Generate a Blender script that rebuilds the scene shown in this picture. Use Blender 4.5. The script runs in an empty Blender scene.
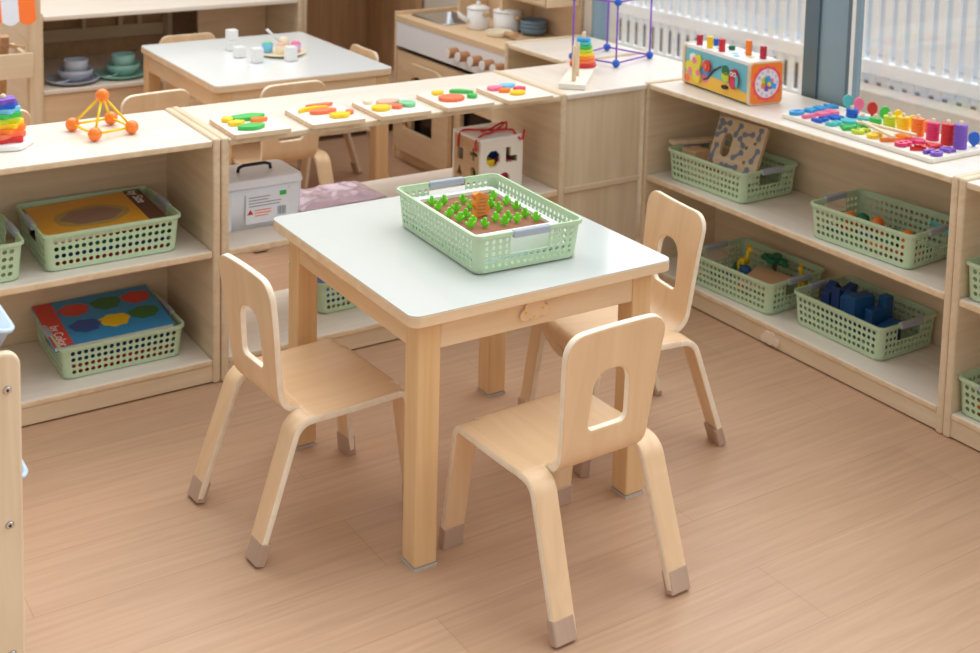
WORLD, WINDOW, SUN, FILL, EXPO = .6, 2.7, .6, 20, 0.14
import bpy, bmesh, math, random
from mathutils import Vector, Matrix
random.seed(7)
C = bpy.context.scene.collection
PI = math.pi

# ------------------------------------------------------------ materials
def lin(c): return tuple(((v/255)/12.92 if v/255 <= .04045 else ((v/255+.055)/1.055)**2.4) for v in c)
def base_mat(name):
    m = bpy.data.materials.new(name); m.use_nodes = True
    nt = m.node_tree; return m, nt, nt.nodes['Principled BSDF']
def plain(name, rgb, rough=.5, metal=0, spec=.5, var=.04, scale=60, trans=0, alpha=1, coat=0, sss=0):
    m, nt, b = base_mat(name)
    c = lin(rgb)
    tc = nt.nodes.new('ShaderNodeTexCoord'); nz = nt.nodes.new('ShaderNodeTexNoise'); nz.inputs['Scale'].default_value = scale
    nt.links.new(tc.outputs['Object'], nz.inputs['Vector'])
    mx = nt.nodes.new('ShaderNodeMix'); mx.data_type = 'RGBA'
    mx.inputs[6].default_value = (*[v*(1-var) for v in c], 1); mx.inputs[7].default_value = (*[min(1, v*(1+var)) for v in c], 1)
    nt.links.new(nz.outputs['Fac'], mx.inputs[0]); nt.links.new(mx.outputs[2], b.inputs['Base Color'])
    b.inputs['Roughness'].default_value = rough; b.inputs['Metallic'].default_value = metal
    b.inputs['Specular IOR Level'].default_value = spec
    b.inputs['Transmission Weight'].default_value = trans; b.inputs['Alpha'].default_value = alpha
    b.inputs['Coat Weight'].default_value = coat
    if sss: b.inputs['Subsurface Weight'].default_value = sss; b.inputs['Subsurface Scale'].default_value = .01
    return m
def wood(name, light, dark, axis='x', rough=.45, scale=6, stretch=14, spec=.4):
    m, nt, b = base_mat(name)
    tc = nt.nodes.new('ShaderNodeTexCoord'); mp = nt.nodes.new('ShaderNodeMapping')
    s = [scale*stretch]*3; s['xyz'.index(axis)] = scale
    mp.inputs['Scale'].default_value = s
    nt.links.new(tc.outputs['Object'], mp.inputs['Vector'])
    nz = nt.nodes.new('ShaderNodeTexNoise'); nz.inputs['Scale'].default_value = .35; nz.inputs['Detail'].default_value = 5; nz.inputs['Distortion'].default_value = 1.2
    nt.links.new(mp.outputs[0], nz.inputs['Vector'])
    nz2 = nt.nodes.new('ShaderNodeTexNoise'); nz2.inputs['Scale'].default_value = 3; nz2.inputs['Detail'].default_value = 3
    nt.links.new(tc.outputs['Object'], nz2.inputs['Vector'])
    ad = nt.nodes.new('ShaderNodeMath'); ad.operation = 'MULTIPLY_ADD'; ad.inputs[1].default_value = .2
    nt.links.new(nz2.outputs['Fac'], ad.inputs[0]); nt.links.new(nz.outputs['Fac'], ad.inputs[2])
    cr = nt.nodes.new('ShaderNodeValToRGB')
    cr.color_ramp.elements[0].position = .4; cr.color_ramp.elements[0].color = (*lin(dark), 1)
    cr.color_ramp.elements[1].position = .85; cr.color_ramp.elements[1].color = (*lin(light), 1)
    nt.links.new(ad.outputs[0], cr.inputs[0]); nt.links.new(cr.outputs[0], b.inputs['Base Color'])
    b.inputs['Roughness'].default_value = rough; b.inputs['Specular IOR Level'].default_value = spec
    return m
def floor_mat():
    m, nt, b = base_mat('floor_vinyl')
    N = nt.nodes.new; Lk = nt.links.new
    tc = N('ShaderNodeTexCoord'); mp = N('ShaderNodeMapping'); mp.inputs['Rotation'].default_value = (0, 0, math.radians(0))
    Lk(tc.outputs['Object'], mp.inputs['Vector'])
    br = N('ShaderNodeTexBrick'); br.inputs['Scale'].default_value = 1; br.inputs['Brick Width'].default_value = 1.2; br.inputs['Row Height'].default_value = .18
    br.inputs['Mortar Size'].default_value = .0009; br.inputs['Mortar Smooth'].default_value = .6; br.inputs['Bias'].default_value = 0
    br.inputs['Color1'].default_value = (*lin((196, 159, 129)), 1); br.inputs['Color2'].default_value = (*lin((201, 165, 135)), 1); br.inputs['Mortar'].default_value = (*lin((178, 139, 108)), 1)
    Lk(mp.outputs[0], br.inputs['Vector'])
    m2 = N('ShaderNodeMapping'); m2.inputs['Scale'].default_value = (3.5, 75, 1); Lk(mp.outputs[0], m2.inputs['Vector'])
    nz = N('ShaderNodeTexNoise'); nz.inputs['Scale'].default_value = 1; nz.inputs['Detail'].default_value = 6; nz.inputs['Distortion'].default_value = .8; Lk(m2.outputs[0], nz.inputs['Vector'])
    n3 = N('ShaderNodeTexNoise'); n3.inputs['Scale'].default_value = 2.1; n3.inputs['Detail'].default_value = 3; Lk(mp.outputs[0], n3.inputs['Vector'])
    ma = N('ShaderNodeMath'); ma.operation = 'MULTIPLY_ADD'; ma.inputs[1].default_value = .6; Lk(n3.outputs['Fac'], ma.inputs[0]); Lk(nz.outputs['Fac'], ma.inputs[2])
    cr = N('ShaderNodeValToRGB'); cr.color_ramp.elements[0].position = .55; cr.color_ramp.elements[0].color = (.84, .82, .80, 1); cr.color_ramp.elements[1].position = 1.05; cr.color_ramp.elements[1].color = (1, 1, 1, 1)
    Lk(ma.outputs[0], cr.inputs[0])
    mx = N('ShaderNodeMix'); mx.data_type = 'RGBA'; mx.blend_type = 'MULTIPLY'; mx.inputs[0].default_value = 1
    Lk(br.outputs['Color'], mx.inputs[6]); Lk(cr.outputs[0], mx.inputs[7]); Lk(mx.outputs[2], b.inputs['Base Color'])
    b.inputs['Roughness'].default_value = .42; b.inputs['Specular IOR Level'].default_value = .35
    return m
def ply_mat(name, light, dark, axis='z', scale=300):
    m, nt, b = base_mat(name)
    tc = nt.nodes.new('ShaderNodeTexCoord'); nz = nt.nodes.new('ShaderNodeTexNoise'); nz.inputs['Scale'].default_value = 40
    nt.links.new(tc.outputs['Object'], nz.inputs['Vector'])
    cr = nt.nodes.new('ShaderNodeValToRGB'); cr.color_ramp.elements[0].color = (*lin(dark), 1); cr.color_ramp.elements[1].color = (*lin(light), 1)
    cr.color_ramp.elements[0].position = .35; cr.color_ramp.elements[1].position = .6
    nt.links.new(nz.outputs['Fac'], cr.inputs[0]); nt.links.new(cr.outputs[0], b.inputs['Base Color'])
    b.inputs['Roughness'].default_value = .45
    return m
BL, BD = (231, 212, 182), (217, 193, 160)
M = dict(
    cab_x=wood('cabinet_birch_x', BL, BD, 'x'), cab_y=wood('cabinet_birch_y', BL, BD, 'y'), cab_z=wood('cabinet_birch_z', BL, BD, 'z'),
    top_x=wood('laminate_birch_x', (238, 230, 219), (230, 217, 201), 'x', rough=.28), top_y=wood('laminate_birch_y', (238, 230, 219), (230, 217, 201), 'y', rough=.28),
    edge=ply_mat('birch_edge', (232, 210, 177), (222, 197, 161)),
    chair=wood('chair_beech', (238, 205, 165), (227, 191, 149), 'z', rough=.33, scale=5), chair_y=wood('chair_beech_y', (238, 205, 165), (227, 191, 149), 'y', rough=.3, scale=5), ply=ply_mat('chair_ply_edge', (249, 236, 214), (243, 226, 200)),
    leg=wood('pine_leg', (236, 200, 153), (222, 181, 130), 'z', rough=.42, scale=4), apron=wood('apron_birch', (240, 214, 180), (226, 196, 158), 'x', rough=.42),
    apron_y=wood('apron_birch_y', (236, 205, 166), (221, 186, 144), 'y', rough=.42),
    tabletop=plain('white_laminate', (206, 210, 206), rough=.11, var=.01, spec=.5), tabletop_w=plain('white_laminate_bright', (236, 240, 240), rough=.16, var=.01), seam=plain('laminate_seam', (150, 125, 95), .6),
    cap=wood('foot_cap', (196, 168, 147), (184, 155, 134), 'z', rough=.6), pad=plain('foot_pad', (190, 184, 178), .6),
    green=plain('basket_green', (190, 214, 178), .42, var=.02), grip=plain('grip_grey', (170, 180, 192), .5),
    floor=floor_mat(), wall=plain('wall_paint', (238, 234, 226), .8, var=.01), beige=plain('beige_wall', (226, 216, 202), .8, var=.02),
    shade_in=wood('inner_shade', (206, 168, 128), (186, 146, 108), 'z', rough=.6), kitchen=wood('kitchen_wood', (232, 203, 167), (219, 187, 149), 'y', rough=.5),  # cabinet interior wood is browned to stand for the dimmer light inside
    white=plain('white_plastic', (240, 240, 238), .35, var=.01), offw=plain('off_white', (236, 228, 214), .5, var=.02), board=plain('puzzle_board', (240, 232, 218), .5, var=.02),
    dark=plain('dark_glass_and_shade', (48, 38, 34), .25), black=plain('black_plastic', (30, 32, 36), .4), steel=plain('steel', (200, 203, 206), .25, metal=1), slate=plain('slate_frame', (92, 112, 124), .4), slate_l=plain('slate_frame_light', (136, 160, 174), .4),
    orange=plain('orange', (250, 128, 22), .3, coat=.3), yellow=plain('yellow', (250, 208, 20), .35), lime=plain('lime', (196, 216, 40), .4), leafg=plain('leaf_green', (64, 190, 84), .4), dgreen=plain('dark_green', (22, 110, 74), .5),
    sprout=plain('sprout_green', (116, 224, 40), .4), red=plain('red', (214, 40, 44), .4), crimson=plain('crimson', (186, 34, 60), .4), magenta=plain('magenta', (222, 50, 110), .4), pink=plain('pink', (244, 120, 160), .4),
    purple=plain('purple', (124, 84, 190), .4), violet=plain('violet_stick', (134, 70, 196), .35), blue=plain('blue', (24, 96, 200), .4), sky=plain('sky_blue', (52, 160, 222), .4), teal=plain('teal', (80, 194, 194), .4), navy=plain('navy_blue', (30, 62, 120), .5), dblue=plain('block_blue', (24, 84, 140), .5), ltblue=plain('light_blue', (120, 200, 240), .4),
    coral=plain('coral', (246, 120, 80), .4), peach=plain('peach', (240, 180, 160), .5), gpale=plain('pale_green', (130, 206, 158), .4), grey=plain('dish_grey', (176, 184, 200), .4), tealdish=plain('dish_teal', (150, 200, 190), .4), bluedish=plain('dish_blue', (120, 180, 228), .4), slatedish=plain('slate_dish', (110, 132, 148), .4),
    soil=plain('soil_brown', (150, 98, 68), .8, var=.2, scale=200), bookb=plain('book_blue', (44, 148, 204), .35), booko=plain('book_orange', (222, 160, 42), .35), spine=plain('spine_brown', (92, 56, 44), .4), paper=plain('paper', (238, 236, 230), .7), bred=plain('book_red', (214, 70, 56), .4), bgreen=plain('book_green', (52, 120, 58), .4), bblue=plain('book_ink', (44, 84, 160), .4), bbrown=plain('pig_brown', (150, 118, 100), .5), bhalo=plain('pig_halo', (178, 150, 80), .5),
    teddy=plain('dark_brown', (90, 58, 42), .6), lightw=wood('light_wood', (236, 212, 180), (222, 192, 156), 'x', rough=.5), rodw=wood('rod_wood', (236, 216, 184), (226, 200, 164), 'z', rough=.5), hedge=wood('orange_wood', (244, 158, 66), (226, 128, 40), 'y', rough=.4), khaki=wood('tan_wood', (214, 178, 138), (196, 158, 118), 'y', rough=.5),
    tblue=plain('tray_blue', (196, 216, 240), .35, var=.02), clear=plain('clear_plastic', (240, 244, 252), .35, alpha=.96, var=.01), lid=plain('lid_plastic', (242, 246, 254), .25, alpha=.98, var=.01), film=plain('pink_film', (240, 214, 232), .08, alpha=.95, var=.10, scale=30, spec=.8), plaque=plain('plaque', (232, 198, 162), .5), plaque_l=plain('plaque_pale', (236, 216, 196), .5), darkwood=plain('knob_wood', (186, 134, 90), .5), sheet=plain('label_film', (238, 242, 250), .4),
    scene_sky=plain('scene_blue', (110, 190, 206), .4), scene_sand=plain('scene_yellow', (244, 190, 70), .4), clock=plain('clock_coral', (240, 100, 80), .4), spin=plain('spinner_yellow', (228, 214, 66), .4), pinkred=plain('pink_red', (244, 84, 92), .4), clockface=plain('clock_face', (240, 226, 236), .4), cream=plain('cream', (244, 230, 200), .5), lilac=plain('lilac', (226, 178, 212), .45), printg=plain('print_grey', (128, 140, 152), .6),
    fence=plain('fence_white', (252, 253, 254), .5, var=.01), deck=wood('deck', (206, 188, 170), (186, 168, 150), 'y', rough=.7), kerb=plain('kerb_beige', (216, 204, 192), .8, var=.05, scale=20), kwhite=plain('kitchen_white', (240, 240, 242), .4, var=.02), street=plain('street_grey', (128, 122, 116), .9, var=.1, scale=2), facade=plain('facade_blue', (240, 246, 250), .9, var=.03, scale=1.5), stripe_o=plain('awning_orange', (250, 120, 40), .6), stripe_w=plain('awning_white', (226, 230, 240), .6))
g = bpy.data.materials.new('window_glass'); g.use_nodes = True
nt = g.node_tree; nt.nodes.clear(); o_ = nt.nodes.new('ShaderNodeOutputMaterial'); mxs = nt.nodes.new('ShaderNodeMixShader'); tr = nt.nodes.new('ShaderNodeBsdfTransparent'); gl = nt.nodes.new('ShaderNodeBsdfGlossy')
gl.inputs['Roughness'].default_value = .02; mxs.inputs[0].default_value = .06; tr.inputs[0].default_value = (.96, .98, 1, 1)
nt.links.new(tr.outputs[0], mxs.inputs[1]); nt.links.new(gl.outputs[0], mxs.inputs[2]); nt.links.new(mxs.outputs[0], o_.inputs[0]); M['glass'] = g

# ------------------------------------------------------------ geometry helpers
class G:
    def __init__(s): s.b = bmesh.new()
    def face(s, vs, mat=0, smooth=False):
        try:
            f = s.b.faces.new(vs); f.material_index = mat; f.smooth = smooth; return f
        except ValueError: return None
    def box(s, a, c, mat=0, m=None):
        P = [Vector((x, y, z)) for z in (a[2], c[2]) for y in (a[1], c[1]) for x in (a[0], c[0])]
        if m: P = [m @ p for p in P]
        v = [s.b.verts.new(p) for p in P]
        for f in ((0, 2, 3, 1), (4, 5, 7, 6), (0, 1, 5, 4), (2, 6, 7, 3), (0, 4, 6, 2), (1, 3, 7, 5)): s.face([v[i] for i in f], mat)
        return s
    def prism(s, pts, z0, z1, mat=0, m=None, side=None, taper=1):
        n = len(pts)
        cx = sum(p[0] for p in pts)/n; cy = sum(p[1] for p in pts)/n
        lo = [Vector((x, y, z0)) for x, y in pts]; hi = [Vector((cx+(x-cx)*taper, cy+(y-cy)*taper, z1)) for x, y in pts]
        if m: lo = [m @ p for p in lo]; hi = [m @ p for p in hi]
        lo = [s.b.verts.new(p) for p in lo]; hi = [s.b.verts.new(p) for p in hi]
        s.face(lo[::-1], mat); s.face(hi, mat)
        for i in range(n): s.face([lo[i], lo[(i+1) % n], hi[(i+1) % n], hi[i]], mat if side is None else side)
        return s
    def cyl(s, p0, p1, r0, r1=None, n=20, mat=0, smooth=True):
        r1 = r0 if r1 is None else r1
        p0, p1 = Vector(p0), Vector(p1); d = (p1-p0).normalized(); u = d.orthogonal().normalized(); w = d.cross(u)
        A = [s.b.verts.new(p0+(u*math.cos(2*PI*i/n)+w*math.sin(2*PI*i/n))*r0) for i in range(n)]
        B = [s.b.verts.new(p1+(u*math.cos(2*PI*i/n)+w*math.sin(2*PI*i/n))*r1) for i in range(n)]
        s.face(A[::-1], mat); s.face(B, mat)
        for i in range(n): s.face([A[i], A[(i+1) % n], B[(i+1) % n], B[i]], mat, smooth)
        return s
    def tube(s, pts, r, n=10, mat=0):
        pts = [Vector(p) for p in pts]; rings = []; u = None
        for i, p in enumerate(pts):
            d = (pts[min(i+1, len(pts)-1)]-pts[max(i-1, 0)]).normalized()
            u = d.orthogonal().normalized() if u is None else (u-d*u.dot(d)).normalized()
            w = d.cross(u); rr = r[i] if isinstance(r, (list, tuple)) else r
            rings.append([s.b.verts.new(p+(u*math.cos(2*PI*k/n)+w*math.sin(2*PI*k/n))*rr) for k in range(n)])
        for a, c in zip(rings, rings[1:]):
            for k in range(n): s.face([a[k], a[(k+1) % n], c[(k+1) % n], c[k]], mat, True)
        s.face(rings[0][::-1], mat); s.face(rings[-1], mat); return s
    def lathe(s, prof, n=28, mat=0, c=(0, 0, 0)):
        rings = []
        for r, z in prof:
            rings.append([s.b.verts.new((c[0]+r*math.cos(2*PI*k/n), c[1]+r*math.sin(2*PI*k/n), c[2]+z)) for k in range(n)] if r > 1e-6 else [s.b.verts.new((c[0], c[1], c[2]+z))])
        for a, e in zip(rings, rings[1:]):
            for k in range(n):
                q = (k+1) % n
                if len(a) == 1 and len(e) == 1: continue
                if len(a) == 1: s.face([a[0], e[q], e[k]][::-1], mat, True)
                elif len(e) == 1: s.face([a[k], a[q], e[0]], mat, True)
                else: s.face([a[k], a[q], e[q], e[k]], mat, True)
        return s
    def ball(s, c, r, mat=0, n=18, sz=1):
        k = n//2
        return s.lathe([(r*math.sin(PI*i/k) if 0 < i < k else 0, -r*sz*math.cos(PI*i/k)) for i in range(k+1)], n, mat, c)
    def grid(s, P, mat=0, smooth=True):
        V = [[s.b.verts.new(p) for p in row] for row in P]
        for i in range(len(V)-1):
            for j in range(len(V[0])-1): s.face([V[i][j], V[i][j+1], V[i+1][j+1], V[i+1][j]], mat, smooth)
        return s
    def add(s, me, m=None, mat=None):
        k0 = len(s.b.verts); f0 = len(s.b.faces); s.b.from_mesh(me); s.b.verts.ensure_lookup_table(); s.b.faces.ensure_lookup_table()
        if m:
            for v in s.b.verts[k0:]: v.co = m @ v.co
        if mat is not None:
            for f in s.b.faces[f0:]: f.material_index = mat
        return s
def rrect(w, h, r, n=5, cx=0, cy=0):
    P = []
    for sx, sy, a in ((1, 1, 0), (-1, 1, 90), (-1, -1, 180), (1, -1, 270)):
        for i in range(n+1):
            t = math.radians(a+90*i/n); P.append((cx+sx*(w/2-r)+r*math.cos(t), cy+sy*(h/2-r)+r*math.sin(t)))
    return P
def blob(rx, ry, n=28, lobes=0, amp=0, cx=0, cy=0, ph=0):
    return [(cx+rx*(1+amp*math.cos(lobes*2*PI*i/n+ph))*math.cos(2*PI*i/n), cy+ry*(1+amp*math.cos(lobes*2*PI*i/n+ph))*math.sin(2*PI*i/n)) for i in range(n)]
def star(r, ri, k=5, rot=0):
    return [((r if i % 2 == 0 else ri)*math.cos(PI*i/k+rot), (r if i % 2 == 0 else ri)*math.sin(PI*i/k+rot)) for i in range(2*k)]
def holed(outer, holes, th, bev=0):        # flat plate with cut-outs in the XY plane, thickness along z
    cu = bpy.data.curves.new('plate', 'CURVE'); cu.dimensions = '2D'; cu.fill_mode = 'BOTH'; cu.extrude = th/2-bev; cu.bevel_depth = bev; cu.offset = -bev
    for loop in [outer]+holes:
        sp = cu.splines.new('POLY'); sp.points.add(len(loop)-1); sp.use_cyclic_u = True
        for p, q in zip(sp.points, loop): p.co = (q[0], q[1], 0, 1)
    o = bpy.data.objects.new('plate', cu); C.objects.link(o)
    dg = bpy.context.evaluated_depsgraph_get(); dg.update(); me = bpy.data.meshes.new_from_object(o.evaluated_get(dg))
    bpy.data.objects.remove(o); bpy.data.curves.remove(cu)
    me.materials.clear(); return me
def text_mesh(body, size, th, bold=0):
    cu = bpy.data.curves.new('txt', 'FONT'); cu.body = body; cu.size = size; cu.extrude = th/2; cu.offset = bold; cu.align_x = 'CENTER'; cu.align_y = 'CENTER'
    o = bpy.data.objects.new('txt', cu); C.objects.link(o)
    dg = bpy.context.evaluated_depsgraph_get(); dg.update(); me = bpy.data.meshes.new_from_object(o.evaluated_get(dg))
    bpy.data.objects.remove(o); bpy.data.curves.remove(cu); me.materials.clear(); return me
def tag(o, label=None, cat=None, group=None, kind=None):
    if label: o['label'] = label
    if cat: o['category'] = cat
    if group: o['group'] = group
    if kind: o['kind'] = kind
    return o
def thing(name, label, cat, loc=(0, 0, 0), rz=0, group=None):
    o = bpy.data.objects.new(name, None); C.objects.link(o); o.empty_display_size = .05
    o.location = loc; o.rotation_euler = (0, 0, rz); return tag(o, label, cat, group)
MESH = {}
def obj(name, gm, mats, parent=None, loc=(0, 0, 0), rot=(0, 0, 0), bevel=0, seg=2, solid=0, rim=None, key=None, label=None, weld=False):
    if key and key in MESH: me = MESH[key]
    else:
        if isinstance(gm, bpy.types.Mesh): me = gm
        else:
            if callable(gm): gm = gm()
            if weld: bmesh.ops.remove_doubles(gm.b, verts=gm.b.verts, dist=1e-5)
            bmesh.ops.recalc_face_normals(gm.b, faces=gm.b.faces)
            me = bpy.data.meshes.new(name); gm.b.to_mesh(me); gm.b.free()
        mi = [p.material_index for p in me.polygons]; me.materials.clear()
        for m in (mats if isinstance(mats, (list, tuple)) else [mats]): me.materials.append(M[m] if isinstance(m, str) else m)
        for p, q in zip(me.polygons, mi): p.material_index = q
        if key: MESH[key] = me
    o = bpy.data.objects.new(name, me); C.objects.link(o); o.location = loc; o.rotation_euler = rot
    if parent: o.parent = parent
    if solid:
        s = o.modifiers.new('thick', 'SOLIDIFY'); s.thickness = solid; s.offset = -1; s.use_even_offset = True
        if rim is not None: s.material_offset_rim = rim
    if bevel:
        b = o.modifiers.new('edge', 'BEVEL'); b.width = bevel; b.segments = seg; b.limit_method = 'ANGLE'; b.angle_limit = math.radians(40)
    if label: o['label'] = label
    return o
def bx(name, a, c, mat, parent=None, bevel=.002, sides=None, **k):
    # box mesh whose object origin sits at its own centre bottom
    o = Vector(((a[0]+c[0])/2, (a[1]+c[1])/2, a[2]))
    ob_ = obj(name, G().box(Vector(a)-o, Vector(c)-o), mat, parent, loc=o, bevel=bevel, **k)
    if sides is not None:
        for p in ob_.data.polygons: p.material_index = sides if abs(p.normal.z) < .5 else 0
    return ob_
def struct(o): o['kind'] = 'structure'; return o
def copy_tree(o, parent=None):
    c = o.copy(); C.objects.link(c)
    if parent: c.parent = parent
    for ch in list(o.children): copy_tree(ch, c)
    return c
ORD = ['', 'first', 'second', 'third', 'fourth', 'fifth', 'sixth', 'seventh', 'eighth', 'ninth', 'tenth', 'eleventh', 'twelfth', 'thirteenth', 'fourteenth', 'fifteenth', 'sixteenth', 'seventeenth', 'eighteenth', 'nineteenth', 'twentieth', 'twenty-first', 'twenty-second', 'twenty-third', 'twenty-fourth']
# ------------------------------------------------------------ furniture builders
ZS = .263
def prof_back():
    # side profile (y, z) of the seat shell rising into the backrest
    P = []; r = .04; y0 = -.054; a_end = math.radians(83)
    for i in range(9):
        a = a_end*i/8; P.append((y0-r*math.sin(a), ZS+r*(1-math.cos(a))))
    y, z = P[-1]; L = .230
    for i in range(1, 15):
        t = i/14; ang = a_end+math.radians(3)*math.sin(t*PI)-math.radians(2)*t
        P.append((P[-1][0]-L/14*math.cos(ang), P[-1][1]+L/14*math.sin(ang)))
    return P
def ray_hit(poly, c, ang):
    d = (math.cos(ang), math.sin(ang)); best = None
    for i in range(len(poly)):
        a, e = poly[i], poly[(i+1) % len(poly)]
        ex, ey = e[0]-a[0], e[1]-a[1]; den = d[0]*ey-d[1]*ex
        if abs(den) < 1e-12: continue
        t = ((a[0]-c[0])*ey-(a[1]-c[1])*ex)/den; u = ((a[0]-c[0])*d[1]-(a[1]-c[1])*d[0])/den
        if t > 0 and -1e-6 <= u <= 1+1e-6 and (best is None or t < best): best = t
    return (c[0]+d[0]*best, c[1]+d[1]*best)
def fillet(pts, rad, n=6):
    out = []; k = len(pts)
    for i in range(k):
        p0, p, p1 = Vector(pts[i-1]), Vector(pts[i]), Vector(pts[(i+1) % k]); r = rad[i] if isinstance(rad, (list, tuple)) else rad
        if r <= 0: out.append(tuple(p)); continue
        a, b = (p0-p).normalized(), (p1-p).normalized(); h = math.acos(max(-1, min(1, a.dot(b))))/2; d = r/math.tan(h)
        c = p+(a+b).normalized()*(r/math.sin(h)); s = p+a*d-c; e = p+b*d-c
        a0 = math.atan2(s.y, s.x); da = math.atan2(e.y, e.x)-a0
        while da > PI: da -= 2*PI
        while da < -PI: da += 2*PI
        for j in range(n+1): out.append((c.x+r*math.cos(a0+da*j/n), c.y+r*math.sin(a0+da*j/n)))
    return out
def back_mesh():
    prof = prof_back(); S = [0]
    for a, e in zip(prof, prof[1:]): S.append(S[-1]+math.dist(a, e))
    T = S[-1]
    def at(x, s):
        s = max(0, min(T, s)); i = max(k for k in range(len(S)) if S[k] <= s+1e-9); i = min(i, len(S)-2)
        t = (s-S[i])/(S[i+1]-S[i]); y = prof[i][0]*(1-t)+prof[i+1][0]*t; z = prof[i][1]*(1-t)+prof[i+1][1]*t
        return (x, y-.5*max(0, s-.06)*x*x*8*.5, z)
    outer = fillet([(-.0965, 0), (.0965, 0), (.100, .07), (.117, T), (-.117, T), (-.100, .07)], [.004, .004, .1, .036, .036, .1])
    hole = fillet([(-.046, .092), (.046, .092), (.039, .203), (-.039, .203)], [.014, .014, .034, .034])
    c = (0, .145); n = 112; gm = G(); m = 12
    ang = [math.atan2(outer[0][1]-c[1], outer[0][0])*0+2*PI*i/n for i in range(n)]
    # exact bottom corners
    for cx in (-.096, .096):
        a = math.atan2(.0005-c[1], cx) % (2*PI); j = min(range(n), key=lambda q: abs(ang[q]-a)); ang[j] = a
    rows = []
    for j in range(m+1):
        t = j/m; rows.append([at(*[hv*(1-t)+ov*t for hv, ov in zip(ray_hit(hole, c, a), ray_hit(outer, c, a))]) for a in ang])
    V = [[gm.b.verts.new(p) for p in r] for r in rows]
    for j in range(m):
        for i in range(n): gm.face([V[j][i], V[j][(i+1) % n], V[j+1][(i+1) % n], V[j+1][i]], 0, True)
    return gm
def orient(gm, up):
    bmesh.ops.recalc_face_normals(gm.b, faces=gm.b.faces); gm.b.faces.ensure_lookup_table()
    f = max(gm.b.faces, key=lambda f: f.calc_area())
    if f.normal.dot(Vector(up)) < 0: bmesh.ops.reverse_faces(gm.b, faces=gm.b.faces)
    return gm
def raw(gm):
    me = bpy.data.meshes.new('m'); gm.b.to_mesh(me); gm.b.free(); return me
def leg_strip(sx, sy):
    y0, r, end, yf = (.060, .044, 70, .178) if sy < 0 else (.138, .022, 85, .190)
    end = math.radians(end); P = [(y0-.012+.006*i, ZS-.0006) for i in range(3)]
    cy = P[-1][0]
    for i in range(1, 10):
        a = end*i/9; P.append((cy+r*math.sin(a), ZS-.0006-r*(1-math.cos(a))))
    y, z = P[-1]
    for i in range(1, 9):
        t = i/8; P.append((y+(yf-y)*t, z*(1-t)+.012*t))
    gm = G(); rows = []
    for k, (y, z) in enumerate(P):
        d = 1-z/ZS; xi = .099+.0105*d; xo = .150+.006*d
        rows.append([(sx*(xi+(xo-xi)*q/3), sy*y, z) for q in range(4)])
    gm.grid(rows); return raw(orient(gm, (0, 0, 1)))
def seat_strip():
    XS = [-.149, -.137, -.125, -.113]+[-.1005+.201*q/14 for q in range(15)]+[.113, .125, .137, .149]
    gm = G(); rows = []; n = 14
    for i in range(n+1):
        y = -.061+.200*i/n; dip = -.004*math.sin(PI*i/n)
        rows.append([(x, y, ZS+dip*math.cos(x/.298*2.6)) for x in XS])
    gm.grid(rows)
    rows = []
    for i in range(13):
        a = math.radians(84)*min(i, 8)/8; y = .144+.024*math.sin(a)+.0005*max(0, i-8); z = ZS-.024*(1-math.cos(a))-.009*max(0, i-8)
        ww = .1005 if i < 6 else .1005-.012*((i-6)/6)-.06*max(0, (i-8)/4)**2
        if i == 0: rows.append([(-ww+2*ww*q/14, .139, ZS) for q in range(15)])
        rows.append([(-ww+2*ww*q/14, y, z) for q in range(15)])
    gm.grid(rows); bmesh.ops.remove_doubles(gm.b, verts=gm.b.verts, dist=1e-5)
    return raw(orient(gm, (0, 0, 1)))
def make_chair(label, loc, rz, group, sc=1):
    t = thing('child_chair', label, 'chair', loc, rz, group); t.scale = (sc, sc, sc)
    if 'cb' not in MESH:
        MESH['cb'] = raw(orient(back_mesh(), (0, 1, .2))); MESH['cs'] = seat_strip()
        for sx in (-1, 1):
            for sy in (-1, 1): MESH['cl%d%d' % (sx, sy)] = leg_strip(sx, sy)
    def part(n, k, th, par=t, mat='chair'): return obj(n, MESH[k], [mat, 'ply'], par, solid=th, rim=1, bevel=.0025)
    part('seat', 'cs', .014, mat='chair_y'); part('backrest', 'cb', .013)
    for sx in (-1, 1):
        for sy in (-1, 1):
            l = part('leg', 'cl%d%d' % (sx, sy), .014)
            obj('foot_cap', lambda: G().prism(rrect(.048, .021, .003, 2), 0, .042), 'cap', l, loc=(sx*.133, -.171 if sy < 0 else .183, .0025 if sy < 0 else 0), rot=(-.34 if sy < 0 else .08, 0, 0), bevel=.002, key='cap')
    obj('maker_plate', lambda: G().prism(blob(.02, .011), 0, .002), 'lightw', t, loc=(0, .1695, .217), rot=(-1.5, 0, 0), key='oval', label='small oval plate under the front lip')
    return t
def cloud(w):
    pts = []
    for cx, cy, r in ((.32, .0, .2), (.12, .17, .22), (-.2, .16, .2), (-.36, -.02, .16)): pass
    C_ = [(-.34, -.05, .17), (-.16, .13, .19), (.12, .15, .21), (.34, -.02, .18), (0, -.02, .22)]
    n = 60
    for i in range(n):
        a = 2*PI*i/n; d = (math.cos(a), math.sin(a)); best = 0
        for cx, cy, r in C_:
            b = cx*d[0]+cy*d[1]; q = b*b-(cx*cx+cy*cy-r*r)
            if q >= 0: best = max(best, b+math.sqrt(q))
        x, y = d[0]*best, max(-.235, d[1]*best)
        pts.append((x*w, y*w))
    return pts
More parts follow.
